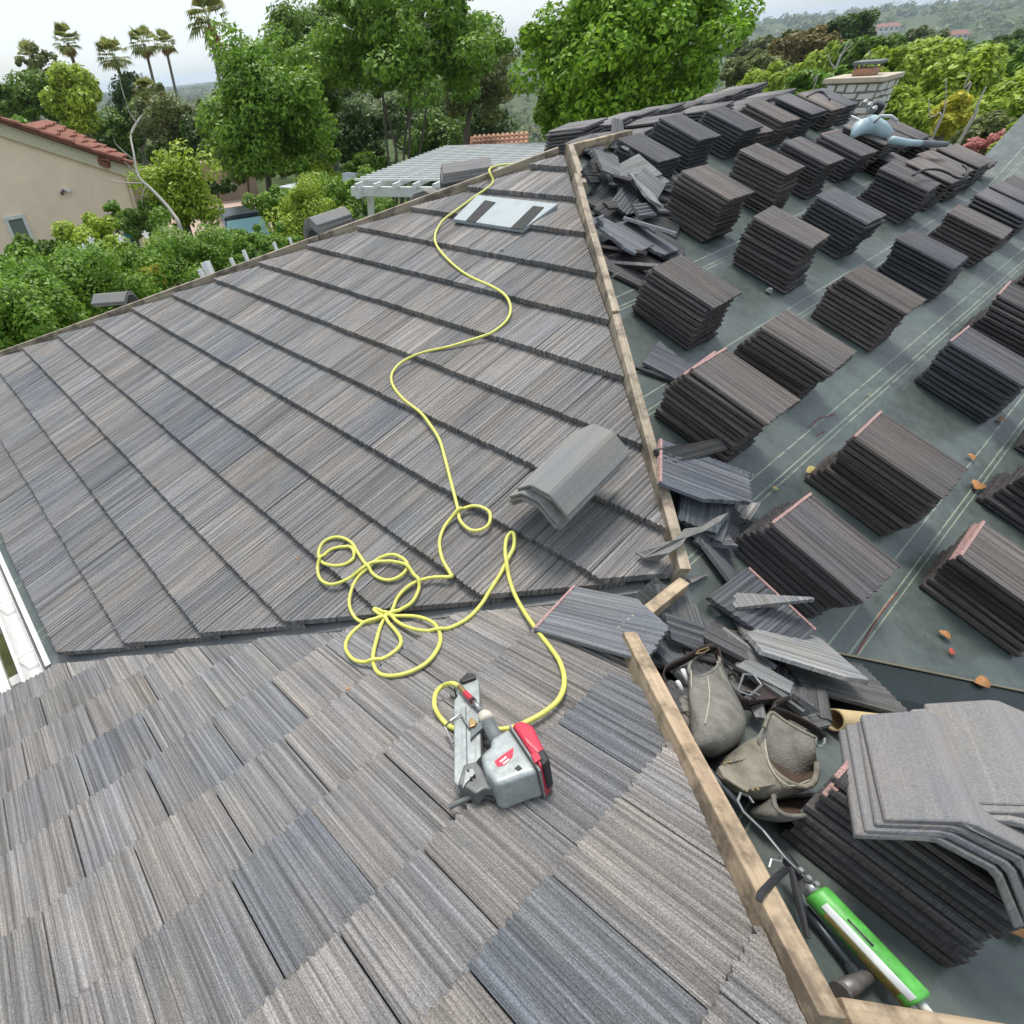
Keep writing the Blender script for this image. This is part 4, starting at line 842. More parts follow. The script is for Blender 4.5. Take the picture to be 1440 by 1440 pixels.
MB().tube([hc(430,440,.36), hc(470,400,.42), hc(540,400,.42), hc(580,430,.36)], .013, 8).build('handle', mat('white_plastic', (.6,.64,.64), .5), bl, smooth=True)
MB().box((-.06,-.05,0), (.06,.05,.09), frame('C', hc(420,380,.24), .3, h=.0)).build('engine', BLK, bl, bevel=.02)
for q in ((380,350), (410,375), (350,330)): MB().lathe([(.02,0),(.025,.03),(.01,.05)], basis(hc(*q,.38), (1,0,0), nC), 8).build('engine_cap', STEEL, bl)
for px, hh, lab in (([(690,800),(760,765),(850,760),(930,785),(1000,820),(1050,800),(1060,760),(1030,730)], .32, 'thin black cable curling over the far stacks beside the blower'), ([(-25,270),(20,245),(60,235),(100,250),(130,290)], .36, 'black cable arching over the stacks at the chimney')):
    o = MB().tube(smooth_path([hp(r4(*p), 'C', hh) for p in px], 5), .009, 6).build('cable', BLK, None, smooth=True); tag(o, lab, 'cable')
# ================================================================== CHIMNEY
STONE = mat('white_stone', (.62, .61, .57), .9, var=.3, scale=14, bump=.5, coord='Generated'); JOINT = mat('dark_joint', (.26,.245,.22), .95); CLAY = mat('clay_flue', (.42,.22,.14), .8)
CH = .37; cc = at((1197,150), 15.0); cc[2] = 0
ztop = at((1200,112), 15.0)[2]
ch = MB().box((cc[0]-CH, cc[1]-CH, GZ-.2), (cc[0]+CH, cc[1]+CH, ztop-.02)).build('chimney', JOINT, house)
r = random.Random(5)
shapes = []
for face in range(4):
    z = ztop-1.5
    while z < ztop-.05:
        hh = r.uniform(.08, .13); x = -CH
        while x < CH-.02:
            ww = min(r.uniform(.11, .24), CH+.01-x)
            if ww < .06: break
            mb = MB(); g = .012; dpt = r.uniform(.02,.05); j = lambda: r.uniform(-.012,.012)
            fr = [(x+g+j(), z+g+j()), (x+ww-g+j(), z+g+j()), (x+ww-g+j(), z+hh-g+j()), (x+g+j(), z+hh-g+j())]
            def tr(p, d):
                if face == 0: return (cc[0]+p[0], cc[1]-CH-d, p[1])
                if face == 1: return (cc[0]+p[0], cc[1]+CH+d, p[1])
                if face == 2: return (cc[0]-CH-d, cc[1]+p[0], p[1])
                return (cc[0]+CH+d, cc[1]+p[0], p[1])
            b_ = [tr(p, -.02) for p in fr]; t_ = [tr(p, dpt) for p in fr]
            if z+hh < ztop+.06: mb.prism(b_, t_).build('stone', STONE, ch, bevel=.008)
            x += ww
        z += hh
MB().box((cc[0]-.44, cc[1]-.44, ztop-.02), (cc[0]+.44, cc[1]+.44, ztop+.05)).build('cap_slab', mat('sand_cap', (.50,.42,.33), .9, var=.2), ch, bevel=.01)
MB().box((cc[0]-.15, cc[1]-.15, ztop+.05), (cc[0]+.15, cc[1]+.15, ztop+.15)).build('flue', CLAY, ch, bevel=.02)
MB().box((cc[0]-.19, cc[1]-.19, ztop+.19), (cc[0]+.19, cc[1]+.19, ztop+.235)).build('rain_hood', FLASH, ch, bevel=.01)
for dx in (-.14, .14):
    for dy in (-.14, .14): MB().box((cc[0]+dx-.015, cc[1]+dy-.015, ztop+.14), (cc[0]+dx+.015, cc[1]+dy+.015, ztop+.20)).build('hood_leg', FLASH, ch)
# ================================================================== WHITE TRELLIS BELOW THE EAVE
tr_ = thing('patio_trellis', 'white painted timber trellis under the gutter at the roof corner', 'trellis', (-14.9*U, .4*U, GZ))
GALV = mat('galvanised', (.45,.50,.55), .4, .7, .15)
zt = zpl('A', -14.3*U, 0) - .45
for i, y in enumerate((-.05, .55, 1.3, 2.1)):
    MB().box((-14.5*U-2.0, y, zt-.14), (-14.5*U-.02, y+.09, zt)).build('beam', WHITE, tr_, bevel=.006)
    MB().box((-14.5*U-.035, y-.02, zt-.16), (-14.5*U-.015, y+.11, zt+.02)).build('hanger', GALV, tr_)
for x in (.25, .75, 1.25, 1.75): MB().box((-14.5*U-x-.06, -.2, zt+.002), (-14.5*U-x, 2.4, zt+.05)).build('slat', WHITE, tr_, bevel=.004)
for y in (.0, 2.0): MB().box((-14.5*U-1.9, y, GZ), (-14.5*U-1.8, y+.1, zt-.14)).build('post', WHITE, tr_, bevel=.005)
MB().box((-14.5*U-2.0, -.35, zt-.2), (-14.5*U-.05, -.25, zt+.02)).build('end_beam', WHITE, tr_, bevel=.006)
# ================================================================== GROUND AND HILLS
def sst(a, b, x):
    t = np.clip((x-a)/(b-a), 0, 1); return t*t*(3-2*t)
def ground(x, y):
    x = np.asarray(x, float); y = np.asarray(y, float)
    dx, dy = x-CAM[0], y-CAM[1]; r = np.hypot(dx, dy); a = np.degrees(np.arctan2(dy, dx))
    right = 1 - sst(24, 44, np.abs(a-5))
    left = np.interp(r, [0, 45, 90, 200, 500, 1200, 2500, 6000], [GZ, GZ, -7, -14, -22, -26, -20, -20])
    rgt = np.interp(r, [0, 15, 28, 60, 150, 350, 600, 1000, 1500, 2200, 6000], [GZ, GZ, -7.5, -13, -30, -52, -62, -48, -16, -10, -10])
    nz = 5*np.sin(x/170+1.3)*np.cos(y/210) + 2.5*np.sin(x/61+y/83)
    return left*(1-right) + rgt*right + nz*sst(150, 700, r)
angs = np.concatenate([np.linspace(-math.pi, -.45, 30, endpoint=False), np.linspace(-.45, 1.9, 120, endpoint=False), np.linspace(1.9, math.pi, 20, endpoint=False)])
rad = np.concatenate([[0.5], np.geomspace(3, 5200, 70)])
gx = CAM[0] + np.outer(rad, np.cos(angs)); gy = CAM[1] + np.outer(rad, np.sin(angs)); gz = ground(gx, gy)
nv = len(angs); vs = np.stack([gx, gy, gz], -1).reshape(-1, 3); fs = []
for i in range(len(rad)-1):
    for k in range(nv): fs.append((i*nv+k, (i+1)*nv+k, (i+1)*nv+(k+1)%nv, i*nv+(k+1)%nv))
fs.append(tuple(range(nv)))
def ground_mat():
    mt, t, b = nodes('dry_ground'); L = t.links.new; g = N(t, 'ShaderNodeNewGeometry')
    n1 = N(t, 'ShaderNodeTexNoise', Scale=.05, Detail=8.0, Roughness=.7); L(g.outputs['Position'], n1.inputs['Vector'])
    n2 = N(t, 'ShaderNodeTexNoise', Scale=1.1, Detail=8.0, Roughness=.7); L(g.outputs['Position'], n2.inputs['Vector'])
    r1 = ramp(t, [(.35, (.045,.075,.025)), (.5, (.075,.10,.035)), (.68, (.15,.13,.07))]); L(n1.outputs['Fac'], r1.inputs['Fac'])
    r2_ = ramp(t, [(.3, .6), (.7, 1.4)]); L(n2.outputs['Fac'], r2_.inputs['Fac'])
    L(mul(t, r1.outputs['Color'], r2_.outputs['Color']), b.inputs['Base Color']); b.inputs['Roughness'].default_value = 1; b.inputs['Specular IOR Level'].default_value = .1; return mt
mb = MB(); mb.add(vs, fs); go = mb.build('ground', ground_mat(), None, smooth=True); go['kind'] = 'structure'
PAVE = mat('pink_concrete', (.46, .34, .27), .9, var=.15, scale=1.5, bump=.2)
dr = [hz(q, GZ+.02) for q in ((150,345), (265,430), (420,300), (300,255), (215,290))]
dr = [np.array([p[0], p[1], GZ+.02]) for p in dr]
drv = MB().prism([p-[0,0,.15] for p in dr], dr).build('driveway', PAVE, None); drv['kind'] = 'structure'
# ================================================================== FOLIAGE
def leaf_mat(name, dark, light, trans=.38):
    dark = (dark[0]*2.1, dark[1]*1.7, dark[2]*1.2); light = (light[0]*2.3, light[1]*1.9, light[2]*1.4)
    mt, t, b = nodes(name); L = t.links.new; a = N(t, 'ShaderNodeAttribute', attribute_name='lv')
    r = ramp(t, [(0, dark), (1, light)]); L(a.outputs['Fac'], r.inputs['Fac']); L(r.outputs['Color'], b.inputs['Base Color']); b.inputs['Roughness'].default_value = .5; b.inputs['Specular IOR Level'].default_value = .35
    tl = N(t, 'ShaderNodeBsdfTranslucent'); L(r.outputs['Color'], tl.inputs['Color']); mx = N(t, 'ShaderNodeMixShader'); mx.inputs['Fac'].default_value = trans
    L(b.outputs['BSDF'], mx.inputs[1]); L(tl.outputs['BSDF'], mx.inputs[2]); L(mx.outputs['Shader'], t.nodes['Material Output'].inputs['Surface']); return mt
LEAF = {'ficus': leaf_mat('ficus_leaf', (.045,.12,.008), (.15,.30,.03)), 'mid': leaf_mat('mid_leaf', (.03,.075,.012), (.085,.17,.03)), 'dark': leaf_mat('dark_leaf', (.018,.045,.012), (.05,.10,.025)),
        'grey': leaf_mat('pepper_leaf', (.05,.075,.03), (.12,.165,.07)), 'lime': leaf_mat('lime_leaf', (.085,.16,.015), (.22,.33,.05)), 'hedge': leaf_mat('hedge_leaf', (.035,.10,.012), (.12,.24,.035)), 'olive': leaf_mat('olive_leaf', (.055,.06,.02), (.13,.12,.05)),
        'far': leaf_mat('far_leaf', (.03,.055,.02), (.085,.12,.04)), 'yellow': leaf_mat('yellow_green_leaf', (.14,.18,.02), (.33,.36,.06)), 'pink': leaf_mat('pink_blossom', (.22,.09,.12), (.34,.22,.26)), 'palm': leaf_mat('palm_leaf', (.07,.10,.03), (.17,.21,.08)), 'dead': leaf_mat('dead_frond', (.14,.095,.05), (.26,.19,.11))}
BARK = mat('grey_bark', (.16, .135, .11), .95, var=.35, scale=8, bump=.6, bscale=25); PALE = mat('bleached_branch', (.42, .39, .34), .9, var=.2, scale=12); PBARK = mat('palm_bark', (.17,.14,.11), .95, var=.3, scale=10, bump=.6)
def leaf_mesh(name, C_, Nn, size, m_, rng, asp=.55):
    n = len(C_); t = rng.normal(size=(n,3)); a = np.cross(Nn, t); a /= (np.linalg.norm(a, axis=1, keepdims=True)+1e-9); b = np.cross(Nn, a)
    sz = (size*rng.uniform(.45, 1.4, n))[:, None]; a = a*sz*.5; b = b*sz*.5*asp
    V = np.stack([C_-a, C_+b*.9-a*.1, C_+a, C_-b*.9-a*.1], 1).reshape(-1, 3)
    me = bpy.data.meshes.new(name); me.vertices.add(4*n); me.vertices.foreach_set('co', V.ravel()); me.loops.add(4*n); me.loops.foreach_set('vertex_index', np.arange(4*n, dtype=np.int32))
    me.polygons.add(n); me.polygons.foreach_set('loop_start', np.arange(0, 4*n, 4, dtype=np.int32)); me.polygons.foreach_set('loop_total', np.full(n, 4, np.int32)); me.materials.append(m_); me.update(calc_edges=True)
    at_ = me.attributes.new('lv', 'FLOAT', 'FACE'); at_.data.foreach_set('value', rng.uniform(0, 1, n).astype(np.float32)); return me
def crown_points(ctr, rad, nclump, nleaf, rng, crs=.34, hollow=.55, flat=.75, bottom=-1.0):
    ctr = np.asarray(ctr, float); rad = np.asarray(rad, float)
    d = rng.normal(size=(nclump*3, 3)); d /= np.linalg.norm(d, axis=1, keepdims=True); d = d[d[:,2] > bottom][:nclump]
    rr = hollow + (1-hollow)*rng.uniform(0, 1, len(d))**.6; rr *= rng.uniform(.70, 1.14, len(d))
    a1, a2, a3 = rng.uniform(0, 6.28, 3); az_ = np.arctan2(d[:,1], d[:,0]); rr *= 1 + .17*np.sin(3*az_+a1) + .13*np.sin(5*d[:,2]*1.6+a2) + .08*np.sin(7*az_+a3)
    cc_ = ctr + d*rr[:,None]*rad*(1-crs*.55); R = crs*rad.min()*rng.uniform(.45, 1.35, len(d))
    k = rng.integers(0, len(d), nleaf); v = rng.normal(size=(nleaf,3)); v /= np.linalg.norm(v, axis=1, keepdims=True)
    rad_l = R[k]*rng.uniform(.35, 1.0, nleaf)**.5
    P = cc_[k] + v*rad_l[:,None]*np.array([1.1, 1.1, flat])
    Nn = v*.7 + np.array([0,0,.55]) + rng.normal(size=(nleaf,3))*.45; Nn /= np.linalg.norm(Nn, axis=1, keepdims=True)
    return P, Nn, cc_
def limbs(mb, base, targets, r0, rng, fork=.45, n=5, bend=.12):
    for tg in targets:
        tg = np.asarray(tg); base = np.asarray(base); L_ = np.linalg.norm(tg-base); mid = base + (tg-base)*fork + np.array([0,0,L_*bend]) + rng.normal(size=3)*L_*.03
        p = smooth_path([base, mid, tg], n); mb.tube(p, list(np.linspace(r0, r0*.22, len(p))), 6)
tree_n = 0
def tree(q, hw, hh, dist, kind, nleaf, leafsz, name, label, cat='tree', group=None, nclump=60, trunks=1, base=None, crs=.34, hollow=.55, bark=None, bottom=-.75, flat=.75, zscale=1, visible_limbs=0, yr=1.0):
    """crown centre from pixel q at a known distance; hw, hh half extents in photo pixels"""
    global tree_n; tree_n += 1; rng = np.random.default_rng(100+tree_n)
    c = at(q, dist); zc = (c-CAM) @ MR[2]
    e = at((q[0]+hw, q[1]), dist); f_ = at((q[0], q[1]-hh), dist); rx = np.linalg.norm(e-c); rz = abs(f_[2]-c[2]); rz = max(rz, .2)
    g = float(ground(c[0], c[1])); b0 = np.array([c[0], c[1], g-.1]) if base is None else np.array([base[0], base[1], float(ground(base[0], base[1]))-.1])
    t = thing(name, label, cat, tuple(b0), group)
    P, Nn, cl = crown_points(c, (rx, rx*yr, rz), nclump, nleaf, rng, crs, hollow, flat, bottom)
    P[:,2] = np.maximum(P[:,2], g+.05)
    o = link('crown', leaf_mesh('crown', P, Nn, leafsz, LEAF[kind], rng), t)
    mb = MB(); h = c[2]-b0[2]; r0 = max(.04, min(.28, .035*h))/trunks**.75
    for i in range(trunks):
        an = 2*math.pi*i/max(trunks,1)+.4; s_p = b0 + np.array([math.cos(an), math.sin(an), 0])*(.18*(trunks > 1)); tp = np.array([c[0]+math.cos(an)*rx*.25*(trunks > 1), c[1]+math.sin(an)*rx*.25*(trunks > 1), c[2]-rz*.35])
        if tp[2] < s_p[2]+.2: tp[2] = s_p[2]+.2
        p = smooth_path([s_p, s_p*.5+tp*.5+rng.normal(size=3)*.03*h, tp], 6); mb.tube(p, list(np.linspace(r0, r0*.6, len(p))), 8)
        idx = rng.choice(len(cl), size=min(len(cl), 5+visible_limbs), replace=False); limbs(mb, tp, cl[idx], r0*.5, rng)
    mb.build('trunk', bark or BARK, t, smooth=True); return t
# big glossy tree beside the ridge
tree((880,75), 172, 158, 24, 'ficus', 75000, .17, 'ficus_tree', 'large dense bright green tree with rounded leafy clumps behind the ridge', nclump=190, crs=.235, hollow=.80, flat=.85, bottom=-.95, yr=.9)
# many trunked tree
tree((565,60), 172, 135, 28, 'hedge', 56000, .18, 'jacaranda_tree', 'tall feathery tree with several bare grey trunks behind the pergola', nclump=150, crs=.26, hollow=.45, trunks=5, visible_limbs=5, flat=.6, bottom=-.7, base=at((560,235), 28))
tree((665,110), 52, 95, 36, 'grey', 16000, .20, 'pepper_tree', 'light green airy tree between the feathery tree and the dense tree', nclump=60, crs=.3)
tree((370,165), 98, 118, 23, 'hedge', 34000, .16, 'fig_tree', 'broad small leaved tree standing behind the parked car', nclump=110, crs=.27, hollow=.6, flat=.9)
tree((430,110), 60, 110, 32, 'mid', 16000, .2, 'ash_tree', 'dark green tree filling the gap left of the feathery tree', nclump=60)
tree((250,268), 50, 68, 17.5, 'lime', 15000, .11, 'young_tree', 'bright young tree with small orange flowers beside the tan wall', nclump=70, crs=.30, flat=1.1, bottom=-1)
tree((245,175), 62, 55, 42, 'grey', 14000, .22, 'pepper_tree', 'grey green weeping tree behind the garden wall', nclump=50, flat=1.2)
tree((330,150), 40, 40, 46, 'grey', 9000, .22, 'pepper_tree', 'soft grey green tree right of the weeping one', nclump=40, flat=1.2)
tree((110,140), 45, 62, 40, 'lime', 14000, .24, 'leafy_tree', 'bright green upright tree above the red tile roof', nclump=50)
tree((40,140), 62, 48, 48, 'mid', 14000, .26, 'leafy_tree', 'spreading green tree behind the neighbour roof', nclump=55)
tree((10,190), 40, 32, 38, 'hedge', 8000, .2, 'leafy_tree', 'low green tree touching the neighbour roof ridge', nclump=35)
tree((55,95), 40, 32, 60, 'grey', 3500, .25, 'thin_tree', 'thin sparse tree with airy twigs above the green trees', nclump=40, crs=.22)
tree((400,75), 26, 26, 40, 'mid', 4500, .2, 'small_crown_tree', 'thin leafy tree top against the sky by the feathery tree', nclump=25)
tree((375,70), 14, 36, 44, 'hedge', 3000, .2, 'small_crown_tree', 'narrow leafy tree spire against the sky', nclump=16)
tree((225,215), 24, 16, 36, 'dark', 3500, .3, 'cycad', 'dark spiky cycad before the garden wall', 'plant', nclump=16, flat=.6)
tree((305,262), 28, 18, 27, 'dark', 4000, .2, 'dark_shrub', 'dark shrub behind the parked car', 'shrub', nclump=20)
for i_, (q, hw, hh, ds, kd) in enumerate([((150,190),60,45,44,'mid'), ((300,200),60,50,40,'dark'), ((420,215),60,45,34,'mid'), ((495,190),50,55,38,'dark'), ((610,195),50,45,40,'mid'), ((680,180),45,50,44,'dark'), ((190,150),45,40,58,'dark'), ((510,240),40,25,30,'hedge'), ((345,215),45,45,33,'dark'), ((20,165),40,35,55,'dark'), ((450,60),45,70,48,'mid'), ((690,90),35,60,52,'grey'), ((555,175),75,50,46,'dark'), ((590,150),60,60,60,'mid'), ((460,150),50,60,44,'dark')]):
    tree(q, hw, hh, ds, kd, 11000, .22, 'background_tree', ['mid green tree behind the weeping tree', 'dark tree over the garden wall', 'green tree left of the lamp post', 'dark tree between the grey trunks and the broad tree', 'green tree low behind the grey trunks', 'dark tree behind the small red roof', 'dark tree under the pair of palms', 'low green bush by the pale shed', 'dark tree behind the broad small leaved tree', 'dark tree at the neighbour ridge', 'tall green tree behind the feathery crown', 'pale tree beside the dense bright tree', 'dark tree seen between the grey trunks', 'green tree far behind the grey trunks', 'dark tree behind the lamp post'][i_], nclump=44, crs=.36, flat=.95, bottom=-.9)
# hedge and shrubs along the garden side of the house
def shrub(q, hw, hh, dist, kind, n, lab, sz=.085, name='hedge_shrub', nclump=60, grp=None, crs=.3):
    return tree((q[0], q[1]-6), hw*1.3, hh*1.35, dist, kind, int(n*1.7), sz*.85, name, lab, 'shrub', grp, nclump=nclump, crs=crs, hollow=.55, bottom=-.4, flat=.9)
shrub((25,470), 85, 75, 9.5, 'hedge', 22000, 'dense green hedge shrub at the roof corner', nclump=80)
shrub((105,430), 80, 62, 11, 'hedge', 20000, 'leafy hedge shrub beside the pair of ridge tiles', nclump=70)
shrub((195,415), 75, 58, 12.5, 'hedge', 18000, 'leafy hedge shrub below the white flowers', nclump=70)
shrub((262,378), 68, 48, 14, 'hedge', 18000, 'rounded hedge shrub behind the white posts', nclump=70)
shrub((345,362), 70, 30, 15.5, 'hedge', 17000, 'hedge shrub in front of the parked car', nclump=60)
shrub((432,325), 42, 48, 17, 'lime', 15000, 'pale green shrub left of the hedge top ridge tiles', nclump=55)
shrub((470,300), 55, 42, 19.5, 'hedge', 12000, 'green shrub beside the pergola post', .10, nclump=45)
shrub((560,315), 40, 25, 18, 'hedge', 7000, 'green shrub under the pergola beam', .10, nclump=30)
shrub((60,372), 60, 30, 13.5, 'mid', 11000, 'tall oleander shrub against the tan house wall', .11, nclump=45)
fl_sh = shrub((135,360), 48, 40, 13.2, 'lime', 11000, 'flowering shrub with large white blossoms by the tan wall', .10, nclump=40)
shrub((205,318), 30, 26, 17.2, 'mid', 6000, 'green shrub at the foot of the bare white tree', .10, nclump=30)
shrub((160,318), 22, 20, 18.5, 'hedge', 4000, 'small shrub at the corner of the tan house', .10, nclump=22)
shrub((395,300), 30, 30, 18.5, 'hedge', 7000, 'shrub beside the car bonnet', .10, nclump=30)
shrub((215,402), 24, 20, 11.9, 'yellow', 3500, 'yellow green fern shrub in the middle of the hedge', .13, nclump=18)
shrub((450,268), 32, 28, 22, 'lime', 9000, 'feathery pale shrub behind the hedge at the driveway', .12, nclump=35)
PETAL = mat('white_petal', (.75,.74,.68), .6)
for q in ((112,352), (118,348), (136,372), (138,380), (104,385), (128,338), (170,336), (205,330)):
    mb = MB(); P = at(q, 12.2); r = random.Random(q[0]); z_ = (CAM-P)/np.linalg.norm(CAM-P); Mf = basis(P, np.cross(z_, (0,0,1)), z_ + np.array([0,0,.5]))
    for k in range(5):
        an = 2*math.pi*k/5; mb.add([Mf @ Vector((0,0,0)), Mf @ Vector((.045*math.cos(an-.5), .045*math.sin(an-.5), .02)), Mf @ Vector((.085*math.cos(an), .085*math.sin(an), .0)), Mf @ Vector((.045*math.cos(an+.5), .045*math.sin(an+.5), .02))], [(0,1,2,3)])
    mb.build('flower', PETAL, fl_sh, solid=.003)
# bare white tree by the tan wall
bt = thing('bare_tree', 'bleached leafless tree leaning in front of the garden wall', 'tree', tuple(at((258,335), 15.2)*[1,1,0]+[0,0,GZ]))
mb = MB(); b1 = at((258,335), 15.2); pth = [np.array([b1[0], b1[1], GZ]), b1, at((243,300), 15.5), at((215,268), 16), at((195,248), 16.3), at((188,215), 16.6), at((184,190), 17), at((192,172), 17.2), at((200,162), 17.4)]
mb.tube(smooth_path(pth, 4), list(np.linspace(.05, .012, 33)), 7)
for br in ([(195,248), (180,232), (175,228)], [(192,172), (182,158), (176,140)], [(184,190), (196,168), (201,160)], [(200,258), (160,255), (125,240)], [(188,225), (165,205), (160,195)], [(243,300), (225,322)], [(176,140), (170,120), (168,108)], [(205,262), (200,275), (200,290)]):
    mb.tube(smooth_path([at(p, 16.5) for p in br], 4), list(np.linspace(.016, .005, 4*(len(br)-1)+1)), 5)
mb.build('trunk', PALE, bt, smooth=True)
# right hand slope
for a_ in [((1270,105), 62, 42, 40, 'lime', 17000, .24, 'willow_tree', 'bright lime green tree beyond the chimney'), ((1340,140), 50, 50, 31, 'lime', 15000, .2, 'willow_tree', 'lime green tree behind the leaf blower'), ((1420,160), 60, 48, 27, 'lime', 15000, .17, 'willow_tree', 'lime green tree above the pink blossom'),
           ((1090,120), 45, 26, 44, 'lime', 10000, .22, 'willow_tree', 'yellow green shrubby tree between dense tree and chimney'), ((1140,118), 38, 20, 36, 'hedge', 8000, .2, 'leafy_tree', 'low green tree left of the chimney'), ((1130,72), 45, 26, 75, 'olive', 10000, .4, 'brown_tree', 'olive brown tree behind the chimney'),
           ((1188,48), 30, 28, 80, 'dark', 7000, .4, 'dark_tree', 'dark tall tree with open crown on the skyline'), ((1390,100), 50, 28, 60, 'mid', 9000, .34, 'leafy_tree', 'mid green tree on the slope under the hills'), ((1310,88), 35, 22, 66, 'lime', 6000, .34, 'leafy_tree', 'small lime tree under the hill houses'),
           ((1335,165), 20, 28, 22, 'yellow', 5000, .12, 'yellow_shrub', 'yellow flowering shrub among the bare white stems'), ((1300,175), 35, 28, 24, 'lime', 8000, .14, 'green_shrub', 'green shrub behind the blower tube'), ((1385,190), 40, 25, 20.5, 'grey', 8000, .12, 'green_shrub', 'green shrub behind the pink blossom'),
           ((1075,70), 40, 18, 110, 'far', 6000, .5, 'leafy_tree', 'dark green wood edge beside the dense tree'), ((1430,205), 30, 22, 17, 'lime', 5000, .12, 'green_shrub', 'green shrub at the far grey roof'), ((1260,150), 30, 26, 30, 'lime', 6000, .16, 'green_shrub', 'lime shrub right of the chimney'), ((1450,110), 40, 40, 48, 'hedge', 8000, .26, 'leafy_tree', 'green tree at the foot of the far hills'), ((1225,75), 40, 25, 52, 'mid', 8000, .26, 'leafy_tree', 'green tree right behind the dead leaning tree'), ((1060,100), 40, 22, 58, 'grey', 7000, .28, 'leafy_tree', 'grey green tree at the edge of the dense tree'), ((1350,80), 45, 22, 85, 'mid', 7000, .4, 'leafy_tree', 'mid green tree below the hillside house'), ((1420,70), 45, 22, 95, 'dark', 7000, .45, 'leafy_tree', 'dark green tree high on the slope'), ((1280,60), 45, 16, 120, 'far', 6000, .5, 'leafy_tree', 'far green tree under the white hill house'), ((1180,85), 40, 20, 64, 'lime', 7000, .3, 'leafy_tree', 'lime tree behind the chimney hood')]:
    a_ = list(a_); a_[1] *= 1.35; a_[2] *= 1.3; a_[5] = int(a_[5]*1.5)
    tree(*a_, nclump=70, crs=.32, flat=.9, bottom=-.9, cat='shrub' if 'shrub' in a_[7] else 'tree')
for q, lab in (((1365,210), 'small cluster of pink blossom beside the far stacks'), ((1400,200), 'large pink blossom bush by the far grey roof')):
    tree(q, 15 if q[0] < 1380 else 20, 14 if q[0] < 1380 else 18, 17.5, 'pink', 2600, .07, 'blossom_bush', lab, 'shrub', nclump=16, crs=.4)
def snag(paths, dist, lab, r0=.05):
    r0 *= .6
    b0 = at(paths[0][0], dist); g = float(ground(b0[0], b0[1])); t = thing('dead_tree', lab, 'bare tree', (b0[0], b0[1], g)); mb = MB()
    for i, p in enumerate(paths):
        P = [at(x, dist) for x in p]
        if i == 0: P = [np.array([b0[0], b0[1], g])] + P
        sp_ = smooth_path(P, 4); mb.tube(sp_, list(np.linspace(r0 if i == 0 else r0*.6, r0*.25, len(sp_))), 6)
    mb.build('stem', PALE, t, smooth=True)
snag([[(1313,190), (1308,165), (1306,140)], [(1313,190), (1325,165), (1330,140), (1330,110)]], 21, 'forked bleached stem beside the yellow shrub')
snag([[(1350,150), (1355,125), (1363,103)]], 23, 'single bleached stem above the yellow shrub')
snag([[(1355,190), (1370,160), (1380,135), (1387,122)]], 20, 'leaning bleached stem behind the pink blossom', .07)
snag([[(1170,110), (1182,80), (1195,55)], [(1182,80), (1188,72), (1200,60)], [(1175,98), (1168,88), (1165,75)]], 42, 'pale dead tree leaning behind the chimney', .12)
snag([[(1140,135), (1143,115), (1144,98)]], 30, 'thin dead stem left of the chimney', .04)
snag([[(1210,100), (1222,98), (1235,90)]], 30, 'thin pale twig over the chimney cap', .03)
# ------------------------------------------------------------------ palms
def palm_meshes(seed, R, nf, droop):
    rng = np.random.default_rng(seed); V = []; Fc = []; Vd = []; Fd = []
    def frond(V_, F_, az, el, L_, wd):
        d = np.array([math.cos(az)*math.cos(el), math.sin(az)*math.cos(el), math.sin(el)]); st = d*L_*.45; up = np.array([0,0,1.0]); sdv = np.cross(d, up); sdv /= np.linalg.norm(sdv)+1e-9; nn = np.cross(sdv, d)
        b = len(V_); V_ += [np.zeros(3), st+sdv*.02, st-sdv*.02]; F_.append((b, b+1, b+2))
        for k in range(11):
            a = (k/10-.5)*2.3; dd = d*math.cos(a) + sdv*math.sin(a); tip = st + dd*L_*.62*(1-.25*abs(a)) - up*droop*L_*(.12+.10*abs(a)); md = st + dd*L_*.33
            pw = np.cross(dd, nn)*wd; b = len(V_); V_ += [st, md+pw, tip, md-pw]; F_.append((b, b+1, b+2, b+3))
    for i in range(nf): frond(V, Fc, rng.uniform(0, 6.28), rng.uniform(-.5, 1.3), R*rng.uniform(.95, 1.25), R*.045)
    for i in range(nf//3): frond(Vd, Fd, rng.uniform(0, 6.28), rng.uniform(-1.45, -.8), R*rng.uniform(.5, .75), R*.04)
    out = []
    for v, f, mm in ((V, Fc, LEAF['palm']), (Vd, Fd, LEAF['dead'])):
        me = bpy.data.meshes.new('fronds'); me.from_pydata([tuple(x) for x in v], [], f); me.materials.append(mm); a = me.attributes.new('lv', 'FLOAT', 'FACE'); a.data.foreach_set('value', rng.uniform(0,1,len(f)).astype(np.float32)); out.append(me)
    return out
PM = [palm_meshes(i, 1.0, 34, .9) for i in range(3)]
def palm(q, rpx, dist, lab, v, skirt=True, bend=0):
    top = at(q, dist); R = rpx/F*((top-CAM)@MR[2])*1.15; g = float(ground(top[0], top[1])); t = thing('palm_tree', lab, 'palm tree', (top[0], top[1], g), 'fan palms on the skyline')
    M = Matrix.Translation(Vector(top)) @ Matrix.Scale(R, 4) @ Matrix.Rotation(q[0], 4, 'Z'); link('crown', PM[v][0], t, M)
    if skirt: link('dead_fronds', PM[v][1], t, M)
    b0 = np.array([top[0], top[1], g]); p = smooth_path([b0, (b0+top)/2+[bend, bend, 0], top], 5); MB().tube(p, list(np.linspace(.2, .14, len(p))), 8).build('trunk', PBARK, t, smooth=True)
palm((293,28), 31, 62, 'tallest fan palm with a ragged crown on the skyline', 0); palm((203,62), 20, 75, 'fan palm with a shaggy brown skirt, left of the tight pair', 1); palm((232,62), 15, 82, 'slim fan palm standing close beside the shaggy one', 2)
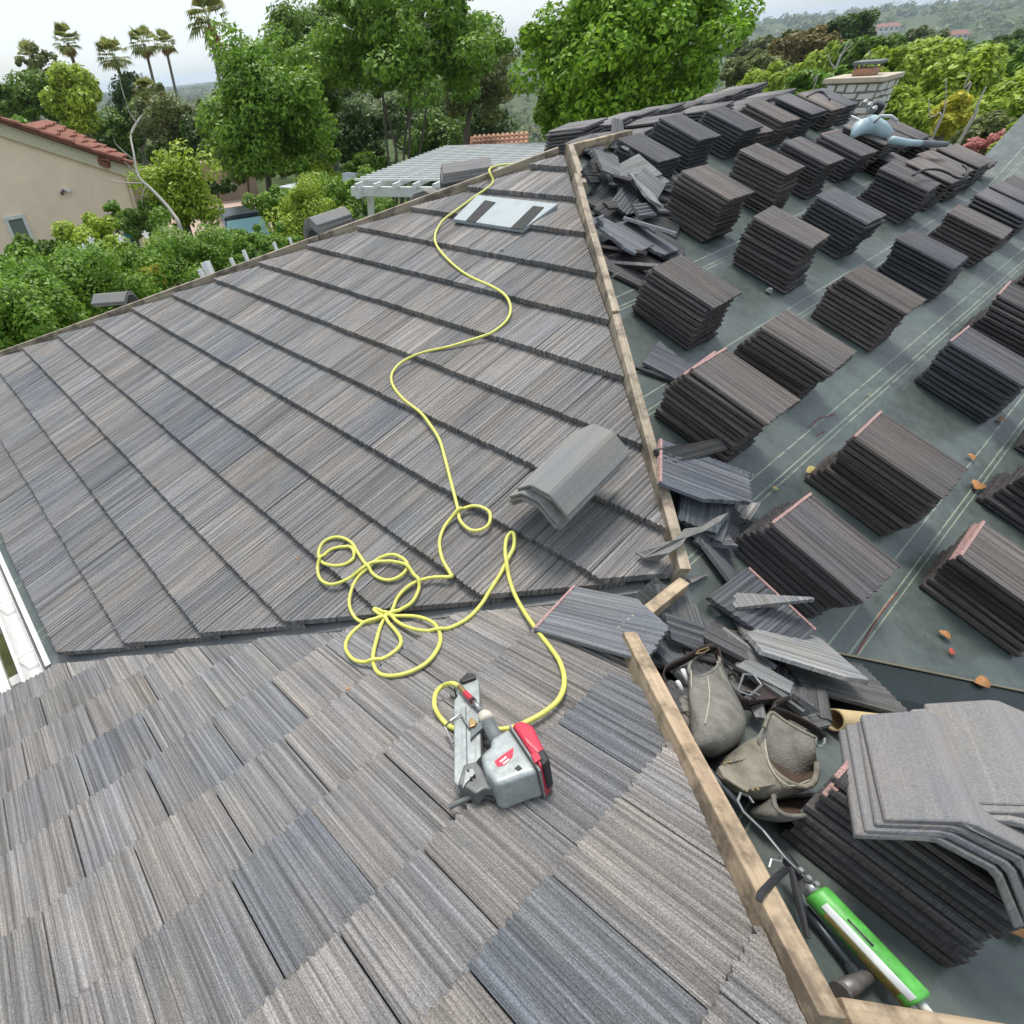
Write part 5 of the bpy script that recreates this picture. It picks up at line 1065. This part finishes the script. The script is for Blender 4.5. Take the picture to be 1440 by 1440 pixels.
palm((160,80), 22, 58, 'open crowned palm with arching fronds above the grey tree', 1, False, .6); palm((95,60), 19, 66, 'fan palm rising out of the bright green tree', 2); palm((43,82), 17, 60, 'brown ragged palm over the spreading green tree', 0); palm((205,128), 16, 50, 'low palm in front of the grey green weeping tree', 1)
palm((308,72), 16, 85, 'small palm tucked under the tallest palm', 2); palm((340,85), 12, 100, 'tiny far palm right of the tallest palm', 0)
# ------------------------------------------------------------------ far woods (one mass) and hill houses
rng = np.random.default_rng(5); n = 6500
az = np.radians(rng.uniform(-2, 92, n)); rr = np.exp(rng.uniform(math.log(70), math.log(2500), n)); tx = CAM[0]+rr*np.cos(az); ty = CAM[1]+rr*np.sin(az); tz = ground(tx, ty)
keep = ~((np.degrees(az) > 45) & (rr < 95)); tx, ty, tz, rr = tx[keep], ty[keep], tz[keep], rr[keep]; n = len(tx)
sz = np.clip(2.4 + rr*.0065, 2.4, 13)*rng.uniform(.6, 1.25, n); K = 46
v = rng.normal(size=(n, K, 3)); v /= np.linalg.norm(v, axis=2, keepdims=True); v[:,:,2] = np.abs(v[:,:,2])*1.0 - .15
P = np.stack([tx, ty, tz+sz*.35], 1)[:,None,:] + v*(sz[:,None,None]*rng.uniform(.55, 1.05, (n, K, 1))*np.array([1,1,.8]))
Nn = v*.8 + np.array([0,0,.5]) + rng.normal(size=v.shape)*.3; Nn /= np.linalg.norm(Nn, axis=2, keepdims=True)
size = np.repeat(sz*.42, K)
me = leaf_mesh('far_woods', P.reshape(-1,3), Nn.reshape(-1,3), size, LEAF['far'], rng, .8)
lv = np.repeat(rng.uniform(0, 1, n), K)*.7 + rng.uniform(0, .3, n*K); me.attributes['lv'].data.foreach_set('value', lv.astype(np.float32))
o = link('far_woods', me); tag(o, 'hazy tree covered hills and valley woods in the distance', 'woods', kind='stuff')
STUC = mat('far_stucco', (.62,.58,.52), .9, var=.1); RTILE = mat('terracotta', (.26,.10,.065), .85, var=.3, scale=3, bump=.3); PANE = mat('window_pane', (.06,.075,.07), .12, var=.1)
def far_house(q, dist, w_, lab):
    ds = np.arange(150, 2600, 10.); Pd = [at(q, d_) for d_ in ds]; hit_ = [p for p in Pd if p[2] < ground(p[0], p[1])+9]; P = hit_[0] if hit_ else at(q, dist); w_ = w_*max(.5, np.linalg.norm(P-CAM)/900); t = thing('hill_house', lab, 'house', tuple(P)); d = (CAM-P); yaw = math.atan2(d[1], d[0]) - math.pi/2
    M = Matrix.Translation(Vector(P)) @ Matrix.Rotation(yaw, 4, 'Z'); wl = MB().box((-w_/2, -w_*.25, -w_*.1-9), (w_/2, w_*.25, w_*.16), M).build('wall', STUC, t)
    a = [M @ Vector(p) for p in ((-w_*.55,-w_*.3,w_*.16), (w_*.55,-w_*.3,w_*.16), (w_*.55,w_*.3,w_*.16), (-w_*.55,w_*.3,w_*.16))]; b = [M @ Vector(p) for p in ((-w_*.3,0,w_*.30), (w_*.3,0,w_*.30), (w_*.3,.01,w_*.30), (-w_*.3,.01,w_*.30))]
    MB().prism(a, b).build('roof', RTILE, t)
    for k in range(5):
        x = -w_*.4 + w_*.2*k; MB().box((x-w_*.05, w_*.25+.005, w_*.03), (x+w_*.05, w_*.25+.1, w_*.11), M).build('window', PANE, wl)
far_house((1245,44), 900, 20, 'white hill house on the skyline above the lime tree'); far_house((1340,55), 700, 20, 'pale house on the far hillside with red roof'); far_house((1222,50), 950, 12, 'small far house left of the white hill house')
# ================================================================== NEIGHBOUR HOUSE
K0 = at((187,290), 21.0); yW = K0[1]; xC = K0[0]
def wpt(q):
    r = ray(q); return CAM + r*((yW-CAM[1])/r[1])
ev = wpt((176,228))[2]; rk = wpt((0,172)); sl_ = (rk[2]-ev)/(xC-rk[0]); xR = xC-7.5
nb = thing('neighbour_house', 'tan stucco house with red barrel tile roof across the hedge', 'house', (xC, yW, GZ))
TAN = mat('tan_stucco', (.90, .70, .53), .95, var=.10, scale=1.6, bump=.35, bscale=40); TRIM = mat('cream_trim', (.66,.57,.42), .8, var=.08)
top = [(xC, ev), (xR, ev+sl_*(xC-xR)), (xR-7.5, ev)]; prof = [(xC, GZ-.2)] + top + [(xR-7.5, GZ-.2)]
nw = MB().prism([(x, yW+12, z) for x, z in prof], [(x, yW, z) for x, z in prof]).build('wall', TAN, nb)
# cream rake trim, then roof deck and barrel tiles
def off(x, dz): return ev + sl_*(xC-x) + dz
for (y0, y1, d0, d1, nm, mm) in ((yW-.10, yW-.002, -.32, -.02, 'rake_trim', TRIM), (yW-.28, yW+12.3, 0.0, .06, 'roof', RTILE)):
    x0, x1 = xC+.35, xR
    MB().prism([(x0, y0, off(x0,d0)), (x1, y0, off(x1,d0)), (x1, y1, off(x1,d0)), (x0, y1, off(x0,d0))], [(x0, y0, off(x0,d1)), (x1, y0, off(x1,d1)), (x1, y1, off(x1,d1)), (x0, y1, off(x0,d1))]).build(nm, mm, nb)
x0, x1 = xR-7.85, xR
MB().prism([(x0, yW-.28, ev-sl_*.35), (x1, yW-.28, off(xR,0)), (x1, yW+12.3, off(xR,0)), (x0, yW+12.3, ev-sl_*.35)], [(x0, yW-.28, ev+.06-sl_*.35), (x1, yW-.28, off(xR,.06)), (x1, yW+12.3, off(xR,.06)), (x0, yW+12.3, ev+.06-sl_*.35)]).build('roof', RTILE, nb)
mb = MB(); rr_ = random.Random(2)
for j in range(40):
    y = yW-.25+.26*j
    for i in range(16):
        xa = xC+.42-.40*i; xb = xa-.44; ra, rb = .095, .08; dz = rr_.uniform(-.01,.01)
        rows = [[(xa, y+ra*math.cos(t), off(xa,.075)+dz+ra*math.sin(t)) for t in np.linspace(0, math.pi, 6)], [(xb, y+rb*math.cos(t), off(xb,.05)+dz+rb*math.sin(t)) for t in np.linspace(0, math.pi, 6)]]
        mb.grid(rows)
        mb.add(rows[0], [(0,1,2,3,4,5)])
o = mb.build('roof_tiles', RTILE, nb); o['kind'] = 'stuff'
A1, A2, B1, B0 = at((22,182), 21.6), at((66,172), 24.5), at((178,221), 22.0), at((150,229), 20.6)
MB().prism([p-np.array([0,0,.12]) for p in (A1, B0, B1, A2)], [A1, B0, B1, A2]).build('roof', RTILE, nb)
mb = MB(); nrow = 11
for j in range(nrow):
    f0 = (j+.5)/nrow; sa = A1+(A2-A1)*f0; sb = B0+(B1-B0)*f0; dd = (sb-sa); Lr = np.linalg.norm(dd); dd /= Lr; sw = (A2-A1)*[1,1,0]; sw /= np.linalg.norm(sw); upn = np.cross(sw, dd); upn *= np.sign(upn[2]); nseg = int(Lr/.40)
    for i in range(nseg):
        pa = sa+dd*Lr*i/nseg; pb = sa+dd*(Lr*(i+1)/nseg+.05); ww = np.linalg.norm(A2-A1)*(1-i/nseg)/nrow*.5 + np.linalg.norm(B1-B0)*(i/nseg)/nrow*.5; z_o = rr_.uniform(0,.015)
        rows = [[p + sw*ww*.95*k_*math.cos(t_) + upn*(ww*.9*k_*math.sin(t_)+z_) for t_ in np.linspace(0, math.pi, 6)] for p, k_, z_ in ((pa, .85, .0), (pb, 1.0, .04+z_o))]
        mb.grid(rows); mb.add(rows[1], [(0,1,2,3,4,5)])
o = mb.build('roof_tiles', RTILE, nb); o['kind'] = 'stuff'
def wall_rect(q0, q1, q2, q3, d, nm, mm, par):
    b_ = [wpt(q) for q in (q0,q1,q2,q3)]; x0 = (b_[0][0]+b_[3][0])/2; x1 = (b_[1][0]+b_[2][0])/2; z1_ = (b_[0][2]+b_[1][2])/2; z0 = (b_[2][2]+b_[3][2])/2
    return x0, x1, z0, z1_
x0, x1, z0, z1_ = wall_rect((6,307), (33,299), (52,350), (26,359), 0, '', None, None)
wn = MB().box((x0+.07, yW-.03, z0+.07), (x1-.07, yW-.004, z1_-.07)).build('window', mat('frosted_pane', (.16,.19,.16), .25, var=.1), nb)
for bx in (((x0,z0),(x0+.08,z1_)), ((x1-.08,z0),(x1,z1_)), ((x0+.08,z0),(x1-.08,z0+.08)), ((x0+.08,z1_-.08),(x1-.08,z1_))): MB().box((bx[0][0], yW-.07, bx[0][1]), (bx[1][0], yW-.002, bx[1][1])).build('frame', WHITE, wn)
p = wpt((90,267)); fx = MB().box((p[0]-.06, p[1]-.05, p[2]-.05), (p[0]+.06, p[1]-.002, p[2]+.05)).build('spotlight', WHITE, nb, bevel=.01)
for sx in (-1, 1): MB().tube([(p[0]+sx*.03, p[1]-.06, p[2]), (p[0]+sx*.13, p[1]-.16, p[2]-.06)], [.03,.05], 10).build('lamp_head', mat('lamp_dark', (.12,.11,.10), .5) if sx < 0 else WHITE, fx)
MB().tube([(xC+.06, yW-.08, ev-.08), (xC+.04, yW-.06, ev-1.5), (xC+.04, yW-.06, GZ)], .045, 8).build('downspout', TRIM, nb)
MB().tube([(xC+.40, yW-.2, ev-sl_*.4+.02), (xC+.40, yW+12, ev-sl_*.4+.02)], .07, 8).build('gutter', TRIM, nb)
x0, x1, z0, z1_ = wall_rect((150,305), (163,300), (168,330), (155,335), 0, '', None, None); MB().box((x0, yW-.03, z0-.5), (x1, yW-.002, z1_)).build('vent_door', TRIM, nb)
BARREL = mat('teal_plastic', (.05,.30,.34), .5)
for q, lab, mm in (((180,333), 'dark lidded bin at the corner of the tan house', GREY), ((122,348), 'teal bin half hidden by the flowering shrub', BARREL)):
    P = at(q, 18.5 if q[0] > 150 else 15.0); t = thing('bin', lab, 'bin', (P[0], P[1], GZ)); MB().lathe([(.22,0),(.27,P[2]-GZ-.05),(.27,P[2]-GZ)], Matrix.Translation((P[0], P[1], GZ)), 14).build('body', mm, t, smooth=True); MB().lathe([(.29,P[2]-GZ),(.29,P[2]-GZ+.05),(.1,P[2]-GZ+.09)], Matrix.Translation((P[0], P[1], GZ)), 14).build('lid', BARREL if mm is GREY else GREY, t)
# garden wall
wa, wb = at((195,238), 37), at((330,230), 37); zt = (wa[2]+wb[2])/2; gwl = thing('garden_wall', 'long low tan garden wall with pale coping behind the cycad', 'wall', (wa[0], wa[1], GZ))
dv = (wb-wa)*[1,1,0]; dv /= np.linalg.norm(dv); wa2 = wa-dv*9; wb2 = wb+dv*1; Mw = basis(wa2, dv, (0,0,1)); Lw = np.linalg.norm(wb2-wa2)
MB().box((-.1, 0, GZ-wa2[2]-.3), (.1, Lw, -.12), Mw).build('wall_face', mat('garden_stucco', (.34,.27,.20), .95, var=.15, scale=2), gwl); MB().box((-.16, -.05, -.12), (.16, Lw+.05, 0), Mw).build('coping', TRIM, gwl, bevel=.02)
# ================================================================== PARKED CAR
PAINT = mat('silver_paint', (.30,.33,.35), .25, .6, .08); GLASS = mat('tinted_glass', (.02,.03,.03), .06); WSH = mat('windscreen', (.30,.50,.52), .08, var=.05); TYRE = mat('tyre', (.02,.02,.02), .8)  # windscreen teal is the sky's reflection painted into the base colour
cp_ = at((340,300), 21.0); car = thing('parked_car', 'silver parked car with windscreen coloured teal like reflected sky behind the hedge', 'car', (cp_[0], cp_[1], GZ))
fw = (CAM-cp_)*[1,1,0]; fw /= np.linalg.norm(fw); th = math.atan2(fw[1], fw[0]) + .12
Mc = Matrix.Translation((cp_[0]-fw[0]*.6, cp_[1]-fw[1]*.6, GZ)) @ Matrix.Rotation(th, 4, 'Z')      # local x forward
def loft(secs, nm, mm, par, bev=.05):
    mb = MB(); n_ = len(secs[0]); vs = [Mc @ Vector(p) for s__ in secs for p in s__]; fs = [tuple(range(n_))[::-1], tuple(range(len(vs)-n_, len(vs)))]
    for i in range(len(secs)-1):
        for k in range(n_): fs.append((i*n_+k, i*n_+(k+1)%n_, (i+1)*n_+(k+1)%n_, (i+1)*n_+k))
    mb.add(vs, fs); return mb.build(nm, mm, par, bevel=bev, seg=3)
def sec(x, w_, z0, z1): return [(x, -w_, z0), (x, w_, z0), (x, w_*.96, z1), (x, -w_*.96, z1)]
loft([sec(-2.25,.80,.40,.95), sec(-2.1,.90,.30,1.05), sec(-.9,.93,.28,1.08), sec(.9,.93,.28,1.06), sec(1.9,.88,.30,.98), sec(2.25,.78,.40,.75)], 'body', PAINT, car, .07)
loft([[(-2.0,-.80,1.05),(1.15,-.84,1.05),(1.15,.84,1.05),(-2.0,.80,1.05)], [(-1.7,-.68,1.66),(.30,-.68,1.70),(.30,.68,1.70),(-1.7,.68,1.66)]], 'cabin', GLASS, car, .05)
loft([[(-1.72,-.69,1.655),(.28,-.69,1.695),(.28,.69,1.695),(-1.72,.69,1.655)], [(-1.6,-.60,1.73),(.15,-.60,1.76),(.15,.60,1.76),(-1.6,.60,1.73)]], 'roof', mat('dark_roof', (.035,.045,.055), .2), car, .03)
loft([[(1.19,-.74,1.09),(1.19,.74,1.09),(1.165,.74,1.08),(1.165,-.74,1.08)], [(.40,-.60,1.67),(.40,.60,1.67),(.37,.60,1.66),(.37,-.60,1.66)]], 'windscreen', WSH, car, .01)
for sy in (-1, 1):
    MB().box((.75, sy*.92-.02, 1.05), (.92, sy*1.10+.02, 1.20), Mc).build('mirror', PAINT, car, bevel=.03)
    loft([[(1.16,sy*.80,1.06),(1.22,sy*.80,1.06),(1.22,sy*.86,1.06),(1.16,sy*.86,1.06)], [(.32,sy*.64,1.68),(.38,sy*.64,1.68),(.38,sy*.70,1.68),(.32,sy*.70,1.68)]], 'pillar', PAINT, car, .01)
    MB().box((2.05, sy*.62-.14, .70), (2.24, sy*.62+.14, .86), Mc).build('headlight', CLEARP, car, bevel=.03)
    for x in (-1.4, 1.4):
        wl_ = MB(); wl_.lathe([(.20,-.11),(.33,-.11),(.34,0),(.33,.11),(.20,.11)], Mc @ Matrix.Translation((x, sy*.84, .34)) @ Matrix.Rotation(math.pi/2, 4, 'X'), 20); wh = wl_.build('wheel', TYRE, car)
        MB().lathe([(.05,-.125),(.20,-.118),(.20,.118),(.05,.125)], Mc @ Matrix.Translation((x, sy*.84, .34)) @ Matrix.Rotation(math.pi/2, 4, 'X'), 16).build('rim', STEEL, wh)
MB().box((2.2, -.5, .45), (2.27, .5, .66), Mc).build('grille', BLK, car, bevel=.01)
# ================================================================== PERGOLA, BACK ROOFS, LAMP POST
zp = -1.6; FL = hz((508,262), zp); aa = np.array([.93,.37,0]); aa /= np.linalg.norm(aa); bb = np.array([aa[1], -aa[0], 0])
pg = thing('pergola', 'white lattice pergola with square posts beyond the garden hip', 'pergola', (FL[0], FL[1], GZ)); Mp = basis(FL, -bb, (0,0,1))     # local y = -bb, local x = aa
LA, LBB = 6.2, 6.5
for y in (0, -LBB): MB().box((-.25, y-.05, -.24), (LA+.25, y+.05, 0), Mp).build('beam', WHITE, pg, bevel=.01)
for x in (0, LA): MB().box((x-.05, -LBB-.3, -.22), (x+.05, .3, -.002), Mp).build('beam', WHITE, pg, bevel=.01)
for i in range(13): MB().box((-.3, -LBB+i*LBB/12-.03, .002), (LA+.3, -LBB+i*LBB/12+.03, .10), Mp).build('rafter', WHITE, pg)
for i in range(20): x = .1+i*LA/20.; MB().box((x, -LBB-.25, .102), (x+.045, .25, .15), Mp).build('slat', WHITE, pg)
for x in (.25, LA-.25):
    for y in (-.12, -LBB+.12): MB().box((x-.07, y-.07, GZ-FL[2]), (x+.07, y+.07, -.24), Mp).build('post', WHITE, pg, bevel=.01)
for q, dist, w_, lab in (((655,200), 42, 5.0, 'back building with red barrel tile roof behind the pergola'), ((700,212), 34, 3.0, 'small red tiled roof between pergola and dense tree')):
    P = at(q, dist); t = thing('back_building', lab, 'building', (P[0], P[1], GZ)); d = (CAM-P)*[1,1,0]; yaw = math.atan2(d[1], d[0])-math.pi/2; Mb = Matrix.Translation(Vector(P)) @ Matrix.Rotation(yaw, 4, 'Z')
    MB().box((-w_/2+.2, -3, GZ-P[2]), (w_/2-.2, -.2, -.6), Mb).build('wall', TAN, t)
    a = [Mb @ Vector(p) for p in ((-w_/2,.2,-.7),(w_/2,.2,-.7),(w_/2,-3.2,.35),(-w_/2,-3.2,.35))]; MB().prism([p-Vector((0,0,.1)) for p in a], a).build('roof', RTILE, t)
    mb = MB()
    for k in range(int(w_/.24)):
        x = -w_/2+.12+.24*k
        for j in range(8):
            y0 = .22-.42*j; y1 = y0-.44; f_ = lambda y: -.7 + (.2-y)*(1.05/3.4)
            mb.grid([[Mb @ Vector((x+.1*math.cos(t_), y0, f_(y0)+.03+.1*math.sin(t_))) for t_ in np.linspace(0, math.pi, 5)], [Mb @ Vector((x+.085*math.cos(t_), y1, f_(y1)+.0+.085*math.sin(t_))) for t_ in np.linspace(0, math.pi, 5)]])
    o = mb.build('roof_tiles', mat('pale_terracotta', (.40,.23,.14), .9, var=.4, scale=4) if 'pale_terracotta' not in bpy.data.materials else bpy.data.materials['pale_terracotta'], t); o['kind'] = 'stuff'
P = at((465,256), 27); sh = thing('shed', 'low shed with flat pale roof behind the hedge', 'shed', (P[0], P[1], GZ)); MB().box((-1.6,-1.0,GZ-P[2]), (1.6,1.0,-.06), Matrix.Translation(Vector(P))).build('wall', STUC, sh); MB().box((-1.8,-1.2,-.06), (1.8,1.2,.04), Matrix.Translation(Vector(P))).build('roof', mat('pale_roof', (.50,.56,.60), .5), sh)
P = at((474,250), 23); lp = thing('lamp_post', 'dark garden lamp post before the pale shed', 'lamp post', (P[0], P[1], GZ)); MB().tube([(P[0],P[1],GZ), (P[0],P[1],P[2]+.3)], [.06,.035], 8).build('pole', GREY, lp); MB().lathe([(.05,0),(.11,.06),(.13,.26),(.05,.34),(.02,.42)], Matrix.Translation((P[0],P[1],P[2]+.28)), 8).build('lantern', GREY, lp)
for q, s_z, lab in (((292,382), .16, 'tall white post end above the garden hip board'), ((283,390), .09, 'short white block left of the tall white post end'), ((327,374), .07, 'white block end right of the tall post end'), ((345,363), .07, 'small white block end beyond the hip board'), ((388,352), .06, 'white block end left of the hedge ridge tiles'), ((410,345), .05, 'white chip beside the hedge ridge tiles')):
    P = hp((q[0], q[1]+12), 'A', .0) + np.array([.09,.09,0]); s_z *= .42; o = MB().box((-s_z*.6,-s_z*.5,-.05), (s_z*.6,s_z*.5,s_z*.5+.105), frame('D', P, .5, .1)).build('timber_end', WHITE, None, bevel=.006); tag(o, lab, 'timber')

# ================================================================== HAZE
hzv = bpy.data.materials.new('haze'); hzv.use_nodes = True; tt = hzv.node_tree; tt.nodes.remove(tt.nodes['Principled BSDF'])
pv = tt.nodes.new('ShaderNodeVolumePrincipled'); pv.inputs['Color'].default_value = (.72, .85, .97, 1); pv.inputs['Density'].default_value = .0002; pv.inputs['Anisotropy'].default_value = .2
tt.links.new(pv.outputs['Volume'], tt.nodes['Material Output'].inputs['Volume'])
o = MB().box((-5900,-5900,-90), (5900,5900,24)).build('haze', hzv, None); o['kind'] = 'stuff'; tag(o, 'pale air haze over the valley', 'haze')
